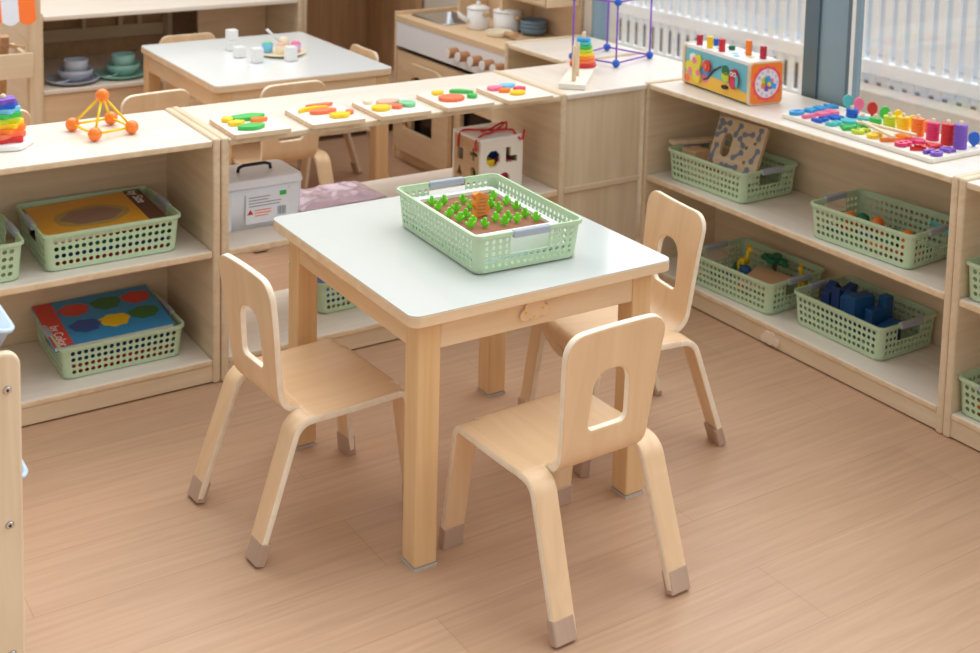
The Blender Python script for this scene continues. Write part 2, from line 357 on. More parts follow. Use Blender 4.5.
def make_table(label, loc, rz, w, d, h, emblem=True, lam='tabletop', ins=.03):
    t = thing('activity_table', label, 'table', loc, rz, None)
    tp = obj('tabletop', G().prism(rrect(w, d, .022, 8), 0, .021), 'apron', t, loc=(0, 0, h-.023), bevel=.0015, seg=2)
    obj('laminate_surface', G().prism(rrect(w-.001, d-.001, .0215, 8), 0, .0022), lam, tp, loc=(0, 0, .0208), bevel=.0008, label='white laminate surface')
    lg = .049
    for sx in (-1, 1):
        for sy in (-1, 1):
            l = obj('leg', lambda: G().box((-lg/2, -lg/2, .006), (lg/2, lg/2, h-.0235)), 'leg', t, loc=(sx*(w/2-ins-lg/2), sy*(d/2-ins-lg/2), 0), bevel=.004, key='tleg%s' % h)
            obj('foot_pad', lambda: G().box((-lg/2-.0005, -lg/2-.0005, 0), (lg/2+.0005, lg/2+.0005, .0058)), 'pad', l, key='tpad')
    ah = .062; at = .018
    for s in (-1, 1):
        bx('apron', (-w/2+ins+lg, s*(d/2-ins-.012)-at/2, h-.0235-ah), (w/2-ins-lg, s*(d/2-ins-.012)+at/2, h-.0235), 'apron', t)
        bx('apron', (s*(w/2-ins-.012)-at/2, -d/2+ins+lg, h-.0235-ah), (s*(w/2-ins-.012)+at/2, d/2-ins-lg, h-.0235), 'apron_y', t)
    if emblem:
        e = obj('cloud_plaque', G().prism(cloud(.068), 0, .006), 'plaque', t, loc=(-.018, -d/2+ins+.0025, h-.055), rot=(PI/2, 0, 0), bevel=.0008)
        for px, pz in ((-.021, .002), (.019, .004), (-.002, -.009)):
            obj('brass_pin', lambda: G().cyl((0, 0, 0), (0, 0, .002), .0022, n=10), 'yellow', e, loc=(px, pz, .006), key='pin')
    return t
def make_cabinet(name, label, loc, rz, w, d, h=.611, shelf=.333, back=True, top_mat='top_x', extra=None, bottom=True, mid=True):
    # front faces local -Y, front plane at y = 0, left end at x = 0
    t = thing(name, label, 'shelf cabinet' if name != 'corner_cabinet' else 'cabinet', loc, rz)
    th = .019
    for x in (0, w-th): bx('side_panel', (x, 0, 0), (x+th, d, h), 'cab_y', t, bevel=.006, seg=3)
    bx('top_panel', (th, .003, h-.0215), (w-th, d, h-.005), [top_mat, 'edge'], t, bevel=.004, sides=1)
    if mid: bx('shelf', (th, .004, shelf-.018), (w-th, d-.02, shelf), ['top_x', 'edge'], t, bevel=.004, sides=1)
    if bottom:
        bx('bottom_panel', (th, .003, .045), (w-th, d-.02, .061), ['top_x', 'edge'], t, bevel=.004, sides=1)
        bx('plinth', (th, .006, .004), (w-th, .022, .045), 'cab_x', t, bevel=.001)
    if back: bx('back_panel', (th, d-.018, .045), (w-th, d-.004, h-.022), 'cab_x', t, bevel=0)
    return t
def ring_pts(L, W, r, n=6): return rrect(L, W, r, n)
def basket_walls(L, W, H, rows, tb=.955):
    # perforated walls; x is the long axis, handles are cut in the two short ends
    gm = G(); r = .016
    def P(side, u, v):   # side 0..3, u in 0..1 along the straight part
        s = tb+(1-tb)*v; l, w = L/2*s, W/2*s; z = .002+(H-.002)*v
        if side == 0: return (-(l-r)+2*(l-r)*u, -w, z)
        if side == 1: return (l, -(w-r)+2*(w-r)*u, z)
        if side == 2: return ((l-r)-2*(l-r)*u, w, z)
        return (-l, (w-r)-2*(w-r)*u, z)
    v0, v1 = .09, .90
    for side in range(4):
        ln = (L if side % 2 == 0 else W)*.95-2*r; nc = max(4, round(ln/.0146)); 
        us = [i/nc for i in range(nc+1)]; vs = [0, v0]+[v0+(v1-v0)*(j+1)/rows for j in range(rows)]+[1]
        for j in range(len(vs)-1):
            for i in range(nc):
                um = (us[i]+us[i+1])/2
                if side % 2 == 1 and abs(um-.5)*ln < .042 and vs[j+1] > .52 :
                    continue
                c = [P(side, us[i], vs[j]), P(side, us[i+1], vs[j]), P(side, us[i+1], vs[j+1]), P(side, us[i], vs[j+1])]
                if j == 0 or j == len(vs)-2:
                    gm.face([gm.b.verts.new(p) for p in c]); continue
                c = [Vector(p) for p in c]; ce = sum(c, Vector())/4; ex = (c[1]-c[0])/2; ey = (c[3]-c[0])/2
                R = .365*min(ex.length, ey.length)*2
                ux, uy = ex.normalized(), ey.normalized()
                out = [ce+ex*a+ey*b_ for a, b_ in ((1, 0), (1, 1), (0, 1), (-1, 1), (-1, 0), (-1, -1), (0, -1), (1, -1))]
                inn = [ce+ux*R*math.cos(PI/4*k)+uy*R*math.sin(PI/4*k) for k in range(8)]
                O = [gm.b.verts.new(p) for p in out]; I = [gm.b.verts.new(p) for p in inn]
                for k in range(8): gm.face([O[k], O[(k+1) % 8], I[(k+1) % 8], I[k]])
    for q, (sx, sy, a0) in enumerate(((1, -1, 270), (1, 1, 0), (-1, 1, 90), (-1, -1, 180))):
        rows_ = []
        for v in (0, v0, v1, 1):
            s = tb+(1-tb)*v; l, w = L/2*s, W/2*s; z = .002+(H-.002)*v
            rows_.append([(sx*(l-r)+r*math.cos(math.radians(a0+90*k/6)), sy*(w-r)+r*math.sin(math.radians(a0+90*k/6)), z) for k in range(7)])
        gm.grid(rows_)
    gm.face([gm.b.verts.new((x, y, .002)) for x, y in rrect(L*tb, W*tb, r, 6)])
    bmesh.ops.remove_doubles(gm.b, verts=gm.b.verts, dist=2e-4)
    return gm
def make_basket(label, loc, rz, L=.305, W=.205, H=.088, rows=4, group='pale green perforated storage baskets'):
    t = thing('storage_basket', label, 'basket', loc, rz, group)
    k = 'bk%.3f%.3f' % (L, W)
    obj('basket_body', lambda: basket_walls(L, W, H, rows), 'green', t, solid=.0016, key=k)
    def rim():
        gm = G(); a = rrect(L-.001, W-.001, .016, 6); e = rrect(L+.010, W+.010, .020, 6); V = []
        for pts, z in ((a, H), (a, H+.0025), (e, H+.0025), (e, H-.005), (rrect(L+.007, W+.007, .019, 6), H-.005), (rrect(L+.007, W+.007, .019, 6), H)):
            V.append([gm.b.verts.new((x, y, z)) for x, y in pts])
        V.append(V[0]); n = len(a)
        for p, q in zip(V, V[1:]):
            for i in range(n): gm.face([p[i], p[(i+1) % n], q[(i+1) % n], q[i]], 0)
        return gm
    obj('rim', rim, 'green', t, key=k+'r')
    for s in (-1, 1):
        obj('grip', lambda: G().box((-.0065, -.043, -.011), (.0065, .043, .0045)), 'grip', t, loc=(s*(L/2+.002), 0, H), bevel=.003, key='grip', label='grey plastic grip')
    return t

# ------------------------------------------------------------ room
W_ = 3.4
def wallbox(name, a, c, mat): return struct(bx(name, a, c, mat, bevel=0))
wallbox('floor', (-3, -1.5, -.05), (2.83, 6.6, 0), 'floor')
wallbox('wall_back', (-3, 6.6, -.05), (2.83, 6.7, 2.7), 'wall')
wallbox('wall_right', (2.78, 3.575, 0), (2.88, 6.6, 2.7), 'beige')
def window(n, y0, y1, z1=2.5):
    f = bx('window_%d' % n, (2.79, y0, .02), (2.80, y1, z1), 'glass', bevel=0); struct(f)
    fr = G()
    return f
window(1, 2.588, 3.555); window(2, .2, 2.385)
struct(obj('trim_1', G().box((2.765, 3.555, 0), (2.83, 3.575, 2.6)), 'slate_l', bevel=.001))
col = G().box((2.772, 2.535, 0), (2.80, 2.588, 2.6), 0).box((2.780, 2.43, 0), (2.80, 2.535, 2.6), 1).box((2.772, 2.415, 0), (2.80, 2.43, 2.6), 0).box((2.770, 2.40, 0), (2.80, 2.415, 2.6), 2).box((2.768, 2.385, 0), (2.785, 2.40, 2.6), 1)
struct(obj('trim_2', col, ['slate', 'slate_l', 'white'], bevel=.001))
struct(obj('trim_3', G().box((2.775, .2, 0), (2.83, 2.37, .06)).box((2.775, 2.6, 0), (2.83, 3.555, .06)), 'slate_l', bevel=.002))
struct(bx('balcony_deck', (2.83, -4, -.13), (5.0, 9, -.08), 'deck', bevel=0))
fe = thing('balcony_railing', 'white balcony railing with close upright bars outside the windows', 'railing', (4.9, 4.5, -.08))
bx('bottom_rail', (-.02, -4.5, .03), (.02, 3.6, .055), 'fence', fe); bx('middle_rail', (-.025, -4.5, .235), (.025, 3.6, .30), 'fence', fe); bx('top_rail', (-.03, -4.5, 1.28), (.03, 3.6, 1.33), 'fence', fe)
nb = 0
for i in range(92):
    y = 3.55-.0755*i
    obj('bar', lambda: G().box((-.006, -.0195, .055), (.006, .0195, 1.28)), 'fence', fe, loc=(0, y, 0), key='bar')
struct(bx('balcony_kerb', (4.7, -3, -.08), (4.84, 4.25, .12), 'kerb', bevel=.005))
struct(bx('street_ground', (5.0, -30, -3.2), (60, 60, -3.1), 'street', bevel=0))
ob = thing('opposite_building', 'pale building facade beyond the balcony railing with a white ledge', 'building', (12, 8, -3.1))
bx('facade', (0, -30, 1.62), (.5, 30, 9), 'facade', ob, bevel=0); bx('ledge', (-.25, -30, 1.36), (.5, 30, 1.61), 'fence', ob, bevel=0); bx('base_wall', (0, -30, 0), (.5, 30, 1.35), 'street', ob, bevel=0)
# ------------------------------------------------------------ tables, chairs, cabinets
T1 = (1.4235, 2.252)
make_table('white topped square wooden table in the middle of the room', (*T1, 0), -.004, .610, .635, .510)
make_table('white topped wooden table behind the low shelves, set with toy cups', (1.805, 4.215, 0), 0, .64, .75, .504, emblem=True, lam='tabletop_w', ins=.01)
G3 = 'small plywood chairs'
make_chair('plywood chair in front of the middle table, its back to the viewer', (1.393, 1.832, 0), .035, G3)
make_chair('plywood chair at the left side of the middle table, seen side on', (1.069, 2.289, 0), -PI/2+math.radians(3.5), G3)
make_chair('plywood chair at the right side of the middle table, facing the table', (1.832, 2.205, 0), PI/2-math.radians(8), G3)
make_chair('plywood chair tucked under the far table on its near side, behind the puzzle shelf', (1.698, 3.85, 0), .02, G3, .985)
make_chair('plywood chair at the right end of the far table by the toy kitchen', (2.06, 4.17, 0), PI/2-.02, G3, .97)
make_chair('plywood chair at the left of the far table, behind the orange pyramid toy', (1.27, 3.93, 0), .1, G3, .98)
make_chair('plywood chair at the far left, half hidden by the star stacker', (.80, 3.93, 0), .02, G3, .965)
make_chair('plywood chair on the far side of the far table by the dishes', (1.70, 4.56, 0), PI, G3, .975)
make_cabinet('shelf_cabinet', 'low birch shelf cabinet at the left holding baskets of books', (.05, 2.886, 0), 0, 1.08, .35)
make_cabinet('shelf_cabinet', 'low birch open-backed shelf carrying the five wooden puzzles', (1.131, 2.882, 0), 0, 1.022, .36, back=False)
c = make_cabinet('shelf_cabinet', 'low birch shelf cabinet under the window holding four green baskets', (2.452, 2.905, 0), -PI/2, 1.098, .306, top_mat='top_x')
obj('cloud_plaque', G().prism(cloud(.062), 0, .006), 'plaque_l', c, loc=(.548, .006, .022), rot=(PI/2, 0, 0), bevel=.0008)
make_cabinet('shelf_cabinet', 'birch shelf cabinet at the right edge, next in line after the window shelf', (2.452, 1.8065, 0), -PI/2, .9, .306)
t = thing('corner_cabinet', 'closed birch corner cabinet joining the puzzle shelf and window shelf', 'cabinet', (2.155, 2.886, 0))
obj('top_panel', G().prism([(.002, .002), (.295, .002), (.295, .022), (.605, .022), (.605, .36), (.002, .36)], 0, .0165), 'top_y', t, loc=(0, 0, .5895), bevel=.004)
bx('front_panel', (.002, .014, 0), (.282, .03, .588), 'cab_z', t, bevel=0)
bx('rail', (.002, .004, .316), (.28, .014, .333), 'cab_x', t, bevel=.003)
bx('side_panel', (.002, .035, 0), (.02, .355, .588), 'cab_y', t, bevel=0)
bx('back_panel', (.02, .34, 0), (.6, .355, .588), 'cab_x', t, bevel=0)
t = make_cabinet('shelf_cabinet', 'small birch shelf between the corner cabinet and toy kitchen, white topped', (2.42, 3.605, 0), -PI/2, .355, .34, top_mat='top_y')

# shelf with dishes at the back
t = thing('dish_shelf', 'long birch shelf at the back left holding toy dishes', 'shelf cabinet', (1.165, 4.75, 0))
for x in (0, 1.022): bx('side_panel', (x, 0, 0), (x+.02, .6, .62), 'cab_y', t, bevel=.005)
bx('top_panel', (.02, .003, .588), (1.022, .6, .607), 'top_x', t, bevel=.004)
bx('shelf', (.02, .003, .315), (1.022, .58, .333), 'top_x', t, bevel=.004)
bx('lower_front', (.02, .012, 0), (1.022, .03, .312), 'apron', t, bevel=0)
bx('back_panel', (.02, .58, 0), (1.022, .598, .586), 'khaki', t, bevel=0); bx('inner_panel', (.72, .32, .334), (1.02, .335, .587), 'apron', t)
bx('back_rail', (.02, .555, .40), (.66, .578, .452), 'cab_x', t)
bx('divider', (.30, .50, .452), (.315, .575, .585), 'cab_z', t); bx('divider', (.655, .50, .336), (.675, .575, .585), 'cab_z', t)
for x in (.46, .54): bx('divider', (x, .54, .453), (x+.018, .575, .585), 'cab_z', t)
t = thing('open_cabinet', 'tall open cabinet with shade-browned inside behind the far table', 'cabinet', (2.21, 4.76, 0))
for x in (0, .54): bx('side_panel', (x, 0, 0), (x+.02, .5, 1.0), 'cab_z' if x == 0 else 'shade_in', t)
bx('back_panel', (.02, .48, 0), (.54, .5, 1.0), 'shade_in', t, bevel=0); bx('top_panel', (.02, 0, .98), (.54, .48, 1.0), 'cab_x', t); bx('bottom_panel', (.02, 0, .05), (.54, .48, .07), 'shade_in', t)
bx('shelf', (.02, .01, .20), (.54, .48, .218), 'cab_x', t)

# toy kitchen: front faces -X
t = thing('toy_kitchen', 'wooden toy kitchen with white control panel, knobs, sink and oven', 'toy kitchen', (2.46, 3.625, 0))
D, KL = .315, .81
bx('side_panel', (-.006, KL-.016, 0), (D, KL, .585), 'kitchen', t); bx('side_panel', (-.004, 0, 0), (D, .016, .58), 'kitchen', t)
ct = obj('worktop', G().add(holed([(-.01, .016), (D, .016), (D, KL-.016), (-.01, KL-.016)], [rrect(.17, .25, .02, 4, .135, .64)], .02)), 'kitchen', t, loc=(0, 0, .562), bevel=.002)
sk = G(); a = rrect(.19, .27, .025, 5); b_ = rrect(.16, .24, .02, 5); cc_ = rrect(.13, .2, .02, 5); V = []
for pts, z in ((a, .002), (a, .005), (b_, .004), (cc_, -.07)): V.append([sk.b.verts.new((x, y, z)) for x, y in pts])
for p, q in zip(V, V[1:]):
    for i in range(len(p)): sk.face([p[i], p[(i+1) % len(p)], q[(i+1) % len(p)], q[i]], 0, True)
sk.face(V[-1])
obj('sink', sk, 'steel', t, loc=(.135, .64, .571))
fa = obj('faucet', G().cyl((0, 0, 0), (0, 0, .06), .014).tube([(0, 0, .05), (0, 0, .10), (-.03, 0, .125), (-.07, 0, .12), (-.085, 0, .10)], .009), 'steel', t, loc=(.262, .66, .572))
obj('faucet_handle', G().cyl((0, 0, 0), (0, 0, .03), .012).cyl((0, 0, .03), (-.03, 0, .045), .006), 'steel', fa, loc=(0, -.07, 0))
pn = bx('control_panel', (-.006, .016, .452), (.012, KL-.016, .556), 'kwhite', t, label='white control panel')
for y in (.338, .265, .181, .103, .023+.012):
    k = obj('knob', lambda: G().cyl((0, 0, 0), (-.04, 0, 0), .019, .0185), 'darkwood', t, loc=(-.0065, y, .505), bevel=.002, key='knob')
    obj('knob_cap', lambda: G().cyl((-.0402, 0, 0), (-.044, 0, 0), .0175), 'white', k, key='kcap', label='white knob face')
fp = holed([(0, 0), (KL-.034, 0), (KL-.034, .43), (0, .43)], [fillet([(.06, .16), (.30, .16), (.30, .30), (.06, .30)], .02), fillet([(.36, .10), (.66, .10), (.66, .36), (.36, .36)], .03)], .016)
Rm = Matrix(((0, 0, 1), (1, 0, 0), (0, 1, 0))).to_4x4()
obj('front_frame', G().add(fp, Rm), 'kitchen', t, loc=(.008, .017, .003), bevel=.001)
dr = holed(fillet([(.345, .05), (.745, .05), (.745, .33), (.65, .405), (.42, .405), (.345, .33)], [.03, .03, .08, .1, .1, .08]), [fillet([(.46, .14), (.69, .14), (.69, .20), (.60, .235), (.46, .235)], [.012, .012, .02, .03, .012]), blob(.05, .025, 24, cx=.575, cy=.335)], .018)
d_ = obj('oven_door', G().add(dr, Rm), 'kitchen', t, loc=(-.016, .017, .003), bevel=.002)
bx('oven_back', (.03, .36, .10), (.035, .72, .40), 'dark', t, bevel=0); bx('compartment_shade', (.03, .04, .10), (.035, .34, .36), 'dark', t, bevel=0)  # near-black sheet paints in the shade of the open compartment
bx('back_panel', (D-.012, .016, 0), (D, KL-.016, 1.0), 'kitchen', t, bevel=0)
bx('splash_divider', (.17, KL-.2, .574), (.30, KL-.184, .80), 'kitchen', t); bx('splash_divider', (.16, .30, .574), (.30, .316, .72), 'kitchen', t)
up = bx('upper_cabinet', (.16, .016, .705), (D-.014, .31, .95), 'kitchen', t)
for y in (.025, .17):
    q = bx('upper_door', (.148, y, .715), (.159, y+.13, .93), 'cab_z', t, bevel=.003)
    obj('door_inlay', G().add(holed(rrect(.1, .19, .02), [rrect(.085, .175, .016)], .002), Rm), 'khaki', q, loc=(-.0065, 0, .107))
# kitchenware
def pot(name, label, loc, r, h, spout=False):
    t = thing(name, label, 'toy pot', loc)
    obj('pot_body', G().lathe([(0, 0), (r*.9, 0), (r, .006), (r, h), (r*.93, h), (r*.9, .01), (0, .01)]), 'white', t)
    l = obj('lid', G().lathe([(0, 0), (r*1.04, 0), (r*1.04, .004), (r*.6, .012), (0, .014)]), 'white', t, loc=(0, 0, h+.0006)); obj('lid_knob', G().ball((0, 0, .02), .009), 'white', l)
    if spout: obj('spout', G().tube([(-r*.9, .0, h*.4), (-r-.02, .015, h*.6), (-r-.035, .02, h*.85)], [.011, .009, .006]), 'white', t)
    for a in ((0, 1) if not spout else (1,)): obj('handle', G().cyl((0, (-r if a == 1 else r), h*.8), (0, (-r-.025 if a == 1 else r+.025), h*.8), .008), 'orange' if False else 'khaki', t, label='wooden handle')
pot('kettle', 'white toy kettle with spout on the toy kitchen worktop', (2.585, 4.03, .5725), .042, .075, True)
pot('cooking_pot', 'white lidded toy cooking pot with wooden handles beside the kettle', (2.66, 3.945, .5725), .053, .072)
t = thing('frying_pan', 'toy pan with wooden handle lying in front of the cooking pot', 'toy pan', (2.575, 3.875, .5725))
obj('pan_body', G().lathe([(0, 0), (.042, 0), (.05, .018), (.047, .018), (.04, .004), (0, .004)]), 'cream', t); obj('handle', G().cyl((0, -.046, .015), (-.004, -.12, .022), .009, .011), 'khaki', t, label='wooden pan handle')
for k in range(3):
    obj_ = obj('bowl', lambda: G().lathe([(0, .004), (.03, .004), (.046, .014), (.05, .03), (.047, .03), (.043, .016), (.028, .008), (0, .008)]), 'slatedish', loc=(2.70, 3.835, .5695+.0145*k), key='kbowl')
    tag(obj_, 'slate blue toy bowl, %s of the stack at the right of the toy kitchen' % ('lowest', 'middle', 'topmost')[k], 'bowl', 'slate blue toy bowls')

# market stall at the far left
t = thing('market_stall', 'wooden toy market stall with orange and white striped awning', 'market stall', (.78, 4.5, 0))
for x in (-.30, .31): bx('post', (x-.02, -.02, 0), (x+.02, .02, .95), 'cab_z', t)
for x in (-.22, .235): obj('rear_leg', G().box((-.014, -.012, 0), (.014, .012, .6)), 'khaki', t, loc=(x, .26, 0), rot=(.28, 0, 0))
bx('tray_shelf', (-.28, -.04, .455), (.29, .16, .468), 'cab_x', t); bx('tray_front', (-.28, -.055, .455), (.295, -.04, .54), 'cab_x', t); bx('tray_side', (.275, -.04, .468), (.29, .2, .53), 'cab_y', t)
bx('tray_side', (-.28, -.04, .468), (-.265, .2, .53), 'cab_y', t)
aw = G(); n = 11; wst = .055
for i in range(n):
    x0 = -.31+wst*i; pts = [(x0, .30), (x0, .012)]+[(x0+wst*k/8, .012-.014*math.sin(PI*k/8)) for k in range(1, 8)]+[(x0+wst, .012), (x0+wst, .30)]
    aw.prism(pts, 0, .004, (i+1) % 2, Matrix.Rotation(PI/2-.25, 4, 'X'))
obj('awning', aw, ['stripe_w', 'stripe_o'], t, loc=(.01, -.06, .64), label='orange and white striped awning')
tag(obj('toy_vegetable', G().lathe([(0, 0), (.025, .01), (.03, .03), (.02, .05), (0, .055)]), 'teddy', loc=(1.0, 4.535, .4685)), 'dark brown toy vegetable in the market stall tray, at its right end', 'toy food', 'toy vegetables in the stall tray')
tag(obj('toy_vegetable', G().lathe([(0, 0), (.022, .008), (.028, .025), (.018, .042), (0, .046)]), 'bred', loc=(.935, 4.54, .4685)), 'reddish toy vegetable in the market stall tray, left of the dark one', 'toy food', 'toy vegetables in the stall tray')
tag(obj('toy_stick', G().box((-.06, -.005, 0), (.06, .005, .012)), 'khaki', loc=(1.03, 4.60, .535), rot=(0, .25, .3), bevel=.002), 'thin tan wooden stick laid across the market stall tray', 'stick')

# tray rack in the left foreground
t = thing('bin_rack', 'wooden toy bin rack at the left edge with pale blue trays', 'rack', (.30, 1.92, 0))
pan = G().prism(fillet([(-.36, 0), (.137, 0), (.137, .61), (-.36, .61)], [0, 0, .022, .022]), -.009, .009, 0, Matrix.Rotation(PI/2, 4, 'X'))
obj('side_panel', pan, 'cab_z', t, bevel=.004)
pan = G().prism(fillet([(-.36, 0), (.137, 0), (.137, .61), (-.36, .61)], [0, 0, .022, .022]), -.009, .009, 0, Matrix.Rotation(PI/2, 4, 'X'))
obj('side_panel', pan, 'cab_z', t, loc=(0, .34, 0), bevel=.004)
for z in (.554, .343, .136):
    obj('screw', lambda: G().cyl((0, 0, 0), (0, -.003, 0), .0065, .005, n=14).cyl((0, -.003, 0), (0, -.0034, 0), .0025, n=6, mat=1), ['steel', 'dark'], t, loc=(.117, -.009, z), key='screw')
    for xx, zz in ((.10, z+.02), (-.2, z+.1)): obj('dowel', lambda: G().cyl((0, 0, 0), (0, .322, 0), .007), 'khaki', t, loc=(xx-.06, .009, zz-.03), key='dowel')
for k, (x, z) in enumerate(((.312, .58), (.328, .345))):
    gm = G(); V = []
    for (w, d, zz, r) in ((.18, .22, .0, .03), (.215, .255, .008, .04), (.235, .275, .035, .04), (.25, .29, .105, .04), (.262, .305, .105, .045), (.262, .305, .10, .045)): V.append([gm.b.verts.new((px, py, zz)) for px, py in rrect(w, d, r, 6)])
    for p, q in zip(V, V[1:]):
        for i in range(len(p)): gm.face([p[i], p[(i+1) % len(p)], q[(i+1) % len(p)], q[i]], 0, True)
    gm.face(V[0])
    tag(obj('toy_tray', gm, 'tblue', loc=(x-.03, 2.09, z), rot=(0, .42, 0), solid=.003), ('pale blue plastic tray resting on top of the bin rack', 'pale blue plastic tray lower in the bin rack')[k], 'tray', 'pale blue toy trays')
# ------------------------------------------------------------ baskets
SH, BT, TP, TT = .3335, .0615, .6065, .5115
GB = 'pale green perforated storage baskets'
make_basket('green basket on the table top, holding the sprout toy', (1.4505, 2.212, TT), PI/2-.05, .352, .246, .079, 5)
make_basket('green basket on the middle shelf at left, full of picture books', (.886, 3.062, SH), 0, .318, .262, .088, 4)
make_basket('green basket on the bottom shelf at left, under the blue book', (.912, 3.076, BT), 0, .292, .262, .078, 4)
make_basket('green basket at the left edge of the middle shelf, mostly cut off', (.525, 3.03, SH), 0, .305, .22, .088, 4)
make_basket('green basket on the bottom shelf behind the middle table', (1.60, 3.10, BT), 0, .305, .20, .085, 4)
make_basket('green basket on the window shelf with the tool panel', (2.60, 2.68, SH), PI/2+.03, .308, .215, .088, 4)
make_basket('green basket on the window shelf with orange and green toys', (2.586, 2.113, SH), PI/2+.07, .305, .208, .088, 4)
make_basket('green basket on the bottom window shelf with toy giraffes', (2.592, 2.555, BT), PI/2+.05, .305, .222, .088, 4)
make_basket('green basket on the bottom window shelf with dark blue blocks', (2.626, 2.195, BT), PI/2, .296, .212, .088, 4)
make_basket('green basket on the middle shelf at the right edge', (2.596, 1.682, SH), 0, .256, .205, .086, 4)
make_basket('green basket on the bottom shelf at the right edge', (2.596, 1.682, BT), 0, .256, .205, .086, 4)

# sprout toy in the table basket
tag(bx('flat_box', (-.1, -.14, 0), (.1, .14, .0075), 'tblue'), 'pale blue flat box under the white planter frame in the table basket', 'box').location = (1.4555, 2.228, TT+.0044)
t = thing('garden_toy', 'white toy planter frame with brown soil board in the table basket', 'toy', (1.4555, 2.232, TT+.0125), -.05)
fr = holed(rrect(.205, .288, .01), [rrect(.178, .25, .004)], .045)
obj('frame', G().add(fr), 'white', t, loc=(0, 0, .0225), bevel=.002)
obj('soil_board', G().box((-.0885, -.1245, .004), (.0885, .1245, .038)), 'soil', t)
SP = [(1.377, 2.343), (1.373, 2.306), (1.406, 2.335), (1.371, 2.256), (1.403, 2.281), (1.446, 2.321), (1.438, 2.277), (1.374, 2.219), (1.397, 2.231), (1.386, 2.188), (1.4, 2.163), (1.372, 2.174), (1.521, 2.312), (1.486, 2.267), (1.525, 2.265), (1.524, 2.227), (1.484, 2.236), (1.442, 2.184), (1.469, 2.176), (1.445, 2.156), (1.479, 2.156), (1.513, 2.175), (1.52, 2.144)]
SP = [(1.4555+(x-1.447)*.97, 2.234+(y-2.242)*.98) for x, y in SP]
cr_, sr_ = math.cos(.5785), math.sin(.5785)
order = sorted(range(len(SP)), key=lambda i: (SP[i][0]*cr_-SP[i][1]*sr_)/(SP[i][0]*sr_+SP[i][1]*cr_))
def sprout():
    m = Matrix.Rotation(PI/2, 4, 'X'); gm = G()
    gm.prism(fillet([(-.0035, 0), (.0035, 0), (.0045, .02), (.004, .027), (-.004, .027), (-.0045, .02)], [0, 0, .003, .0025, .0025, .003], 3), -.0025, .0025, 0, m)
    for s in (-1, 1): gm.tube([(0, 0, .004), (s*.006, 0, .007), (s*.0095, 0, .013), (s*.0105, 0, .018)], [.0032, .0035, .0036, .0022], 8)
    return gm
for q, i in enumerate(order):
    x, y = SP[i]
    o = obj('toy_sprout', sprout, 'sprout', loc=(x, y, TT+.0508), rot=(.05*math.sin(i*3), .06*math.cos(i*5), -.55+.8*math.sin(i*2.3)), key='sprout'); o.scale = (.85, .85, .8)
    tag(o, 'bright green toy sprout, %s from the left in the brown soil board' % ORD[q+1], 'toy sprout', 'bright green toy sprouts')
t = thing('wooden_hedgehog', 'orange wooden animal figure standing among the green sprouts', 'toy animal', (1.440, 2.222, TT+.0505), .1); t.scale = (.86, .86, .86)
hm = Matrix.Rotation(PI/2, 4, 'X')
obj('body', G().prism(fillet([(-.026, 0), (.024, .004), (.027, .022), (.018, .03), (.022, .046), (.012, .056), (-.008, .064), (-.024, .058), (-.016, .046), (-.024, .034), (-.014, .022)], .0035, 3), -.007, .007, 0, hm), 'hedge', t, bevel=.0015)
st = G()
for k in range(5): st.prism([(-.014+.002*k, .012+.008*k), (.012, .008+.009*k), (.012, .0105+.009*k), (-.014+.002*k, .0145+.008*k)], .0072, .0078, 0, hm)
obj('stripe_print', st, 'bbrown', t)

# picture books
def book(label, loc, rot, w, d, th, cover, group='picture books in the green baskets'):
    t = thing('picture_book', label, 'book', loc, 0, group); t.rotation_euler = rot
    obj('page_block', G().box((-w/2+.002, -d/2+.002, .001), (w/2-.002, d/2-.002, th-.001)), 'paper' if th < .017 else cover, t)
    obj('cover', G().box((-w/2, -d/2, 0), (w/2, d/2, .0012)).box((-w/2, -d/2, th-.0012), (w/2, d/2, th)).box((-w/2, -d/2, .0012), (-w/2+.0015, d/2, th-.0012)), cover, t)
    return t
for k, (m, nm) in enumerate((('bred', 'red'), ('navy', 'navy blue'), ('dgreen', 'dark green'))):
    book('%s book in the left middle basket, %s beneath the orange book' % (nm, ('lowest', 'second', 'directly')[k]), (.886+.004*k, 3.062, SH+.003+.0185*k), (0, 0, .01*k), .272, .215, .018, m)
t = book('orange picture book with dark brown band lying on top in the left middle basket', (.880, 3.066, SH+.066), (.03, -.03, -.01), .282, .226, .016, 'booko')
obj('brown_band', G().box((.1, -.113, 0), (.141, .113, .0005)), 'spine', t, loc=(0, 0, .016))
obj('title', text_mesh('by Size', .034, .0008), 'paper', t, loc=(.1205, .058, .0168), rot=(0, 0, -PI/2))
obj('halo', G().prism(blob(.088, .068, 32, 5, .03), 0, .0005), 'bhalo', t, loc=(-.012, -.014, .016)); obj('animal_print', G().prism(blob(.07, .05, 36, 6, .06), 0, .0005), 'bbrown', t, loc=(-.012, -.014, .0166))
for k, (m, nm) in enumerate((('bred', 'red'), ('navy', 'navy'))):
    book('%s book in the left bottom basket, %s blue animal book' % (nm, ('lowest, two beneath the', 'directly under the')[k]), (.912, 3.076, BT+.003+.026*k), (0, 0, 0), .25, .21, .025, m)
t = book('blue picture book with coloured animals lying across the left bottom basket', (.902, 3.089, BT+.0725), (.05, -.02, -.035), .285, .245, .012, 'bookb')
obj('red_band', G().box((-.1425, -.1225, 0), (-.098, .1225, .0005)), 'bred', t, loc=(0, 0, .012)); obj('title', text_mesh('by Color', .031, .0008), 'paper', t, loc=(-.12, -.066, .0128), rot=(0, 0, -PI/2))
